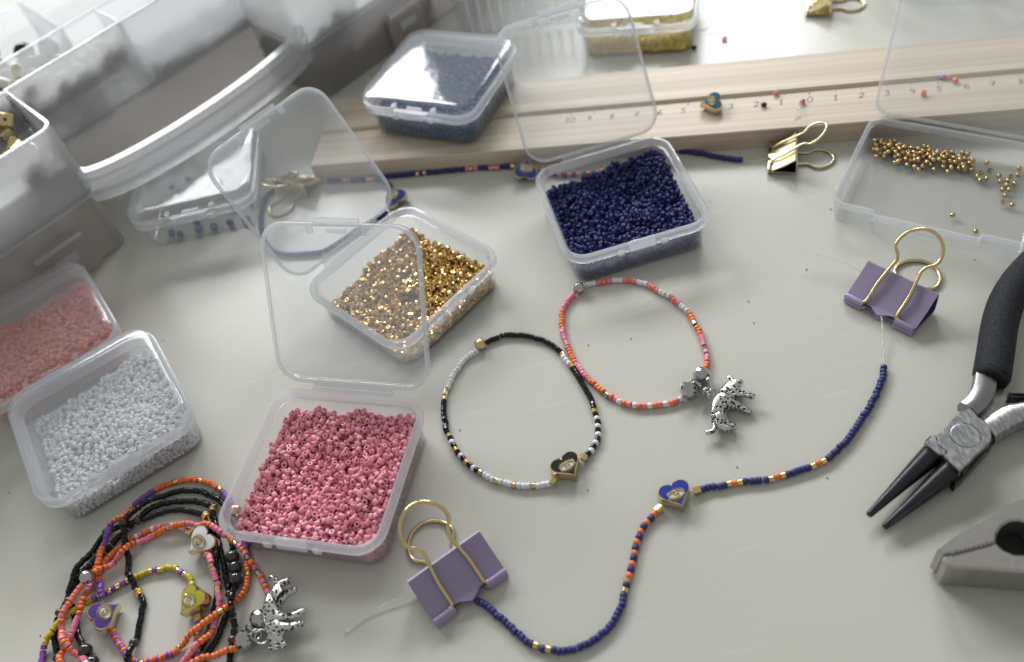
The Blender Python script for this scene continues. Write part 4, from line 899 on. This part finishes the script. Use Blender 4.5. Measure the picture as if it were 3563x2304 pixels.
strand(b7, FP, [([(690, 968), (760, 895)], 'O5'), ([(760, 895), (860, 812)], 'P5'), ([(860, 812), (945, 735)], 'O5'), ([(945, 735), (1050, 670)], 'P5'), ([(1050, 670), (1165, 632)], 'O5'), ([(1165, 632), (1195, 625)], 'S'), ([(1195, 625), (1300, 605)], 'O5'), ([(1300, 605), (1400, 610)], 'P5'), ([(1400, 610), (1490, 640)], 'O4'), ([(1490, 640), (1580, 690)], 'P4'), ([(1580, 690), (1635, 730)], 'O3'),
                ([(1635, 730), (1690, 780), (1740, 855), (1790, 935), (1825, 1000)], 'S P O P S O P S O P'), ([(1825, 1000), (1855, 1060), (1868, 1120)], 'O P S'), ([(1868, 1120), (1850, 1200), (1805, 1265), (1750, 1335), (1700, 1410), (1655, 1450)], 'P3 A a A'), ([(1655, 1450), (1560, 1482), (1440, 1535), (1300, 1620)], 'O16'), ([(1300, 1620), (1000, 1760), (750, 1680), (610, 1545)], 'P20 O20 W P'),
                ([(610, 1545), (570, 1515), (520, 1480), (480, 1420), (460, 1340), (478, 1250), (530, 1165), (600, 1070), (628, 1035)], 'P S P O P O P O P O P O P O P O P O P O P O P'), ([(628, 1035), (655, 1003), (690, 968)], 'Q')], drape=True, seed=12)

# ------------------------------------------------------------------ leopard charms
def leopard(parent, conv, z, flip=1):
    """profile leopard lying on its side; conv maps the enlarged photograph of the first charm to the table"""
    J = {  # joint: (x, y in the enlargement, height offset mm, radius mm)
        'rump': (730, 880, 0, 2.05), 'back': (850, 720, .1, 2.05), 'mid': (935, 620, .1, 2.1), 'shoulder': (1045, 500, .1, 2.15), 'neck': (1110, 400, .1, 1.55), 'head': (1170, 300, .2, 1.6), 'muzzle': (1300, 310, .2, 1.1), 'nose': (1350, 325, .2, .75),
        'ear1': (1050, 190, .9, .55), 'ear1b': (1095, 250, .7, .75), 'ear2': (1010, 330, .3, .5), 'ear2b': (1080, 330, .2, .75),
        'elb1': (1190, 520, .9, 1.2), 'fore1': (1390, 555, 1.0, .85), 'paw1': (1540, 605, .9, .85), 'toe1': (1590, 610, .8, .6),
        'elb2': (1190, 700, -.9, 1.1), 'fore2': (1330, 760, -1.0, .85), 'paw2': (1470, 840, -1.0, .85), 'toe2': (1510, 800, -1.0, .55),
        'thigh1': (830, 960, .8, 1.95), 'knee1': (900, 1110, .9, 1.4), 'hock1': (880, 1190, .9, .95), 'foot1': (1020, 1230, .9, .85), 'toe3': (1110, 1270, .8, .8),
        'thigh2': (930, 950, -.7, 1.2), 'knee2': (1010, 1080, -.9, 1.0), 'foot2': (1130, 1140, -.9, .85), 'toe4': (1230, 1150, -.9, .8),
        'tail1': (770, 1060, -.2, .7), 'tail2': (790, 1190, -.2, .65), 'tail3': (720, 1275, -.1, .65), 'tail4': (630, 1290, 0, .7), 'tail5': (590, 1285, 0, .55)}
    E = [('rump', 'back'), ('back', 'mid'), ('mid', 'shoulder'), ('shoulder', 'neck'), ('neck', 'head'), ('head', 'muzzle'), ('muzzle', 'nose'), ('head', 'ear1b'), ('ear1b', 'ear1'), ('head', 'ear2b'), ('ear2b', 'ear2'),
         ('shoulder', 'elb1'), ('elb1', 'fore1'), ('fore1', 'paw1'), ('paw1', 'toe1'), ('mid', 'elb2'), ('elb2', 'fore2'), ('fore2', 'paw2'), ('paw2', 'toe2'), ('rump', 'thigh1'), ('thigh1', 'knee1'), ('knee1', 'hock1'), ('hock1', 'foot1'), ('foot1', 'toe3'),
         ('rump', 'thigh2'), ('thigh2', 'knee2'), ('knee2', 'foot2'), ('foot2', 'toe4'), ('rump', 'tail1'), ('tail1', 'tail2'), ('tail2', 'tail3'), ('tail3', 'tail4'), ('tail4', 'tail5')]
    keys = list(J); me = bpy.data.meshes.new('leopard_charm')
    vs = []
    for k in keys:
        x, y, dz, r = J[k]; q = conv(x, y); vs.append((q[0] * MM, q[1] * MM, (z + dz) * MM))
    me.from_pydata(vs, [(keys.index(a), keys.index(c)) for a, c in E], [])
    o = bpy.data.objects.new('leopard_charm', me); COL.objects.link(o)
    o.modifiers.new('skin', 'SKIN').use_smooth_shade = True
    for i, k in enumerate(keys):
        sv = me.skin_vertices[0].data[i]; r = J[k][3] * 1.42 * MM; sv.radius = (r, r); sv.use_root = (k == 'mid')
    s = o.modifiers.new('sub', 'SUBSURF'); s.levels = 2; s.render_levels = 2
    dg = bpy.context.evaluated_depsgraph_get(); m2 = bpy.data.meshes.new_from_object(o.evaluated_get(dg))
    bpy.data.objects.remove(o); m2.name = 'leopard_charm'; m2.materials.clear(); m2.materials.append(MATS['antique_silver'])
    m2.polygons.foreach_set('use_smooth', np.ones(len(m2.polygons), bool))
    return link('leopard_charm', m2, parent)
FK = Frame(2350, 1280, 5.703)
def ring(c, r, w, tilt, parent, name='jump_ring'):
    R_ = Matrix.Rotation(tilt[0], 3, 'X') @ Matrix.Rotation(tilt[1], 3, 'Y')
    pts = [np.array(R_ @ Vector((r * math.cos(a), r * math.sin(a), 0))) + c for a in np.linspace(0, 2 * math.pi, 20, endpoint=False)]
    return mk(name, *tube(pts, w, 6, True), 'silver', parent, 180)
cat = leopard(b2, lambda x, y: FK(x, y, 2.6), 2.6)
ring(FK(735, 530, 2.6) + np.array([0, 0, .0]), 1.7, .34, (.5, .2), cat); ring(FK(620, 480, 3.2), 1.5, .36, (1.1, .5), cat)
# second charm: the same figure turned over and around
c1, d1 = FK(880, 660, 2.6), FK(1170, 300, 2.6)
c2, d2 = FP(1880, 1250, 3.2), FP(1950, 1500, 3.2)
m1 = math.atan2(*(d1 - c1)[1::-1]); m2_ = math.atan2(*(d2 - c2)[1::-1])
def conv2(x, y):
    l = FK(x, y, 2.6) - c1; ca, sa = math.cos(-m1), math.sin(-m1); u, v = l[0] * ca - l[1] * sa, -(l[0] * sa + l[1] * ca)
    ca, sa = math.cos(m2_), math.sin(m2_); return c2 + 1.02 * np.array([u * ca - v * sa, u * sa + v * ca, 0])
cat2 = leopard(b7, conv2, 4.6)
ring(FP(1808, 1365, 4.6), 2.0, .36, (.3, .2), cat2); ring(FP(1770, 1350, 4.4), 1.6, .36, (1.0, .6), cat2)

# ------------------------------------------------------------------ round-nose pliers
FN = Frame(2950, 1300, 1.925); FH = Frame(3150, 850, 2.368)
pl = thing('round_nose_pliers', 'round nose pliers with black foam grips and dark cone jaws', 'pliers', FN(800, 420, 0))
pc = FN(800, 420, 0)
def rel(pts): return [tuple((np.array(p) - pc)[:2]) for p in pts]
ZT = 9.0
ccw = lambda poly: poly if sum(poly[i][0] * poly[(i + 1) % len(poly)][1] - poly[(i + 1) % len(poly)][0] * poly[i][1] for i in range(len(poly))) > 0 else poly[::-1]
headA = [FN(*q, ZT) for q in ((640, 548), (668, 522), (640, 505), (612, 470), (596, 418), (640, 372), (700, 300), (760, 250), (822, 228), (870, 285), (925, 318), (955, 360), (965, 410), (958, 450), (860, 540), (760, 648), (748, 650))]
hd = mk('head', *slab(ccw(rel(headA)), 4.2, ZT, .3), 'steel', pl, 30)
headB = [FN(*q, ZT - 1.0) for q in ((512, 462), (590, 395), (640, 352), (720, 300), (900, 340), (1000, 372), (985, 440), (880, 560), (760, 690), (735, 712), (690, 640), (640, 545), (610, 540))]
mk('under_plate', *slab(ccw(rel(headB)), .6, ZT - 3.6, .3), 'dark_steel', pl, 30)
headC = [FN(*q, ZT - .2) for q in ((512, 462), (582, 402), (598, 440), (625, 492), (662, 522), (640, 540), (612, 540))]
mk('shoulder', *slab(ccw(rel(headC)), .8, ZT - .2, .3), 'steel', pl, 30)
c = FN(787, 412, ZT) - pc
V, F = lathe([(4.05, ZT - .02), (4.3, ZT + .05), (4.3, ZT - .2), (4.05, ZT - .2)], 28, closed_prof=True); mk('rivet_ring', [(x + c[0], y + c[1], z) for x, y, z in V], F, 'dark_steel', hd, 60)
V, F = lathe([(.02, ZT + .06), (3.9, ZT + .06), (4.05, ZT), (4.05, ZT - .3), (.02, ZT - .3)], 28); mk('rivet', [(x + c[0], y + c[1], z) for x, y, z in V], F, 'steel', hd, 20)
for a, t0, r0 in (((575, 530), (140, 945), 3.4), ((695, 645), (245, 1025), 3.4)):
    zt = 4.6; A, T0 = FN(*a, zt) - pc, FN(*t0, 3.6) - pc; A[2] = zt; T0[2] = 3.2
    d = (T0 - A) / np.linalg.norm(T0 - A); pts = [A - d * 2, A, A + (T0 - A) * .35, A + (T0 - A) * .7, T0 - d * .25, T0]
    mk('jaw', *taper_tube(pts, [r0, r0, 2.55, 1.65, .98, .8], 18), 'dark_steel', pl, 40)
    V, F = box((-1.2, -r0 * .95, -3.4), (1.2, r0 * .95, 3.4)); m = Matrix.Rotation(math.atan2(d[1], d[0]), 3, 'Z'); s0 = A - d * .8
    mk('jaw_root', [tuple(np.array(m @ Vector(v)) + s0) for v in V], F, 'dark_steel', pl)
# handle arms
arm = smooth_path([FN(800, 260, 6) - pc, FN(855, 215, 6) - pc, FN(905, 130, 6.2) - pc, FN(925, 20, 6.5) - pc, FH(680, 1000, 6.6) - pc], 1.0)
mk('arm', *sweep(arm, [(-3.1, -2.4), (3.1, -2.4), (3.5, 0), (2.9, 2.2), (1.2, 3.0), (-1.2, 3.0), (-2.9, 2.2), (-3.5, 0)]), 'bright_steel', pl, 30)
web = [FN(*q, 4.6) for q in ((880, 300), (960, 150), (1000, 100), (1050, 100), (1072, 235), (940, 330))]
mk('arm_flank', *slab(ccw(rel(web)), 1.2, 5.0, .3), 'worn_nickel', pl, 30)
arm2 = smooth_path([FN(920, 400, 4) - pc, FN(1000, 350, 4) - pc, FN(1090, 300, 4.4) - pc, FN(1200, 268, 5) - pc, FN(1400, 240, 6) - pc], 1.0)
mk('arm', *sweep(arm2, [(-3.4, -2.6), (3.4, -2.6), (3.7, 0), (3.0, 2.2), (1.2, 2.9), (-1.2, 2.9), (-3.0, 2.2), (-3.7, 0)]), 'steel', pl, 30)
g1 = smooth_path([FH(700, 1130, 6.6) - pc, FH(712, 1085, 6.6) - pc, FH(742, 900, 6.6) - pc, FH(775, 680, 6.6) - pc, FH(825, 500, 6.6) - pc, FH(905, 350, 6.6) - pc, FH(1020, 210, 6.6) - pc, FH(1180, 60, 6.6) - pc, FH(1400, -100, 6.6) - pc], 1.4)
n = len(g1); rad = [5.45 - .9 * max(0, 1 - i / 2.0) for i in range(n)]; rad[-1] = 4.0
mk('grip', *taper_tube(g1, rad, 22), 'foam', pl, 60)
g2 = smooth_path([FN(1285, 258, 6) - pc, FN(1340, 252, 6.2) - pc, FN(1480, 230, 6.4) - pc, FN(1700, 160, 6.4) - pc], 1.4)
mk('grip', *taper_tube(g2, [4.4] + [5.4] * (len(g2) - 1), 22), 'foam', pl, 60)
for y0, y1, z in ((138, 150, 7.4), (165, 178, 5.6)):
    A, B2 = FN(1075 if y0 < 150 else 1068, (y0 + y1) / 2, z) - pc, FN(1330, (y0 + y1) / 2 + 14, z) - pc
    mk('leaf_spring', *sweep(np.linspace(A, B2, 8), [(-.25, -1.6), (.25, -1.6), (.25, 1.6), (-.25, 1.6)]), 'bright_steel', pl, 30)

# ------------------------------------------------------------------ combination pliers
cp = FN(900, 1200, 0); co = thing('combination_pliers', 'old nickel combination pliers with toothed jaws and a round hole', 'pliers', cp)
relc = lambda pts: [tuple((np.array(p) - cp)[:2]) for p in pts]
CT = 12.0
seam = [FN(600, 1205, CT), FN(640, 1213, CT), FN(700, 1200, CT)]
teeth = []
ta_, tb_ = np.array((700, 1203.0)), np.array((972, 1133.0))
nT = 9
for i in range(nT * 2 + 1):
    f = i / (nT * 2); q = ta_ + (tb_ - ta_) * f; teeth.append((q[0], q[1] + (9 if i % 2 else -3)))
hole_up = [(992, 1128), (1000, 1070), (1035, 1015), (1090, 985), (1150, 980), (1215, 1000), (1262, 1045), (1280, 1090)]
hole_dn = [(1275, 1140), (1240, 1185), (1180, 1210), (1110, 1205), (1040, 1172), (992, 1128)]
upper = [(598, 1180), (690, 1110), (800, 1030), (900, 970), (1050, 890), (1200, 822), (1400, 770), (1560, 790), (1560, 1000), (1420, 1075)]
up_poly = [FN(*q, CT) for q in upper] + [FN(*q, CT) for q in hole_up[::-1]] + [FN(*q, CT) for q in teeth[::-1]] + [FN(640, 1212, CT)]
mk('upper_jaw', *slab(ccw(relc(up_poly)), .4, CT, .6), 'worn_nickel', co, 30)
lo_poly = [FN(645, 1218, CT)] + [FN(x, y + 8, CT) for x, y in teeth] + [FN(x, y + 3, CT) for x, y in hole_dn[::-1]] + [FN(*q, CT) for q in ((1290, 1100), (1420, 1090), (1560, 1150), (1560, 1400), (1400, 1352), (1180, 1330), (900, 1308), (662, 1292), (630, 1255))]
mk('lower_jaw', *slab(ccw(relc(lo_poly)), .4, CT, .6), 'worn_nickel', co, 30)
mid = [FN(*q, 5) for q in ((650, 1200), (800, 1080), (1000, 960), (1300, 900), (1500, 900), (1500, 1250), (1200, 1240), (800, 1230))]
mk('jaw_gap_shade', *extrude(ccw(relc(mid)), 1.0, 4.2), 'hole_shade', co)  # added dark slab; its colour stands for the shade inside hole and seam
for pts in (((1520, 880), (1700, 830), (1950, 850), (2250, 930)), ((1520, 1280), (1700, 1350), (1950, 1400), (2250, 1420))):
    pa = smooth_path([FN(*q, 7) - cp for q in pts], 2.0); mk('handle', *sweep(pa, [(a * 1.6, b2) for a, b2 in circ(4.2, 14)]), 'worn_nickel', co, 60)
A = FN(1470, 1080, CT) - cp; V, F = lathe([(.02, CT + 1), (7, CT + 1), (8, CT + .4), (8, .3), (.02, .3)], 28); mk('pivot', [(x + A[0], y + A[1], z) for x, y, z in V], F, 'worn_nickel', co, 40)

# ------------------------------------------------------------------ loose things on board and table
F5 = Frame(1950, 0, 2.507)
hb = thing('heart_bead', 'teal blue eye heart bead with gold edge lying on the pine board', 'bead', F5(1312, 880, 11))
c0 = F5(1312, 872, 13.5); hbm = heart_parts('thing', 'body', 'enamel_teal', hb, None, None, 5.2, 4.0)
hb.location = (c0[0] * MM, c0[1] * MM, 11.35 * MM); hb.rotation_mode = 'QUATERNION'; hb.rotation_quaternion = heart_rot(c0, F5(1215, 885, 13.5), 13)
loose = [('rose', 'tube', F5(1884, 812, 9.9), 'red bead in the groove of the pine board near number one', 1.0), ('black', 'tube', F5(1775, 912, 9.9), 'dark green black bead covering the two on the pine board', 1.0), ('pink', 'tube', F5(2110, 885, 9.95), 'pink bead on a clear cord beside the zero of the pine board', 1.05),
         ('rose', 'tube', F5(1432, 335, .95), 'red bead alone on the bare table behind the pine board', 1.0), ('black', 'tube', F5(1165, 415, .95), 'black bead on the table beside the yellow bead box', 1.05),
         ('violet', 'tube', FT(822, 463, 9.6), 'purple bead in the groove of the pine board', 1.0), ('pink', 'tube', FT(856, 462, 9.6), 'pink bead in the groove touching the purple bead', 1.0), ('orange', 'tube', FT(897, 478, 9.95), 'orange bead beside the six on the pine board', 1.05), ('orange', 'tube', FT(710, 556, 9.95), 'orange bead standing near the four on the pine board', 1.1)]
rg = np.random.default_rng(31)
for mt, kd, q, lb, sc in loose:
    V, F = bead_geo(kd); me = mesh('loose_bead', np.array(V) * sc, F, mt, 40)
    tag(link('loose_bead', me, None, q, quat_to((rg.normal(), rg.normal(), .3 if 'standing' not in lb else 9))), lb, 'bead')
pc2 = thing('clear_cord', 'clear nylon cord running from the pink bead to the gold clip', 'cord')
mk('cord', *tube(smooth_path([F5(2110, 885, 9.95), F5(2085, 960, 11), FR_ if False else FGC(1080, 300, 11), FGC(1010, 520, 8), FGC(960, 700, 5)], 1.0), .3, 6), 'thread', pc2, 180)
cr = [(3010, 990, 'A')]
crumbs = [F2(937, 663), F2(585, 715), F2(1905, 355), F2(1950, 532), FB3(515, 843), FB3(880, 475), FB3(1045, 58), FB2(1020, 270), FB2(400, 195), FP(280, 1357), Frame(0, 1100, 2.0816)(1185, 182), FBR(320, 1325), FBR(1115, 1375), FH(570, 130), F6(1290, 1435), F6(240, 942), Frame(0, 1100, 2.0816)(65, 1282)]
for i, q in enumerate(crumbs):
    V, F = ball_geo(.27, .18, 6, 4); V = [(a * rg.uniform(.6, 1.4), b2 * rg.uniform(.4, 1.2), c2_ * rg.uniform(.6, 1.1)) for a, b2, c2_ in V]
    tag(mk('crumb', V, F, 'crumb', None, None, (q[0], q[1], .2), (0, 0, rg.uniform(0, 6))), 'tiny dark crumb lying on the bare grey table', 'crumb', 'crumbs on the table')
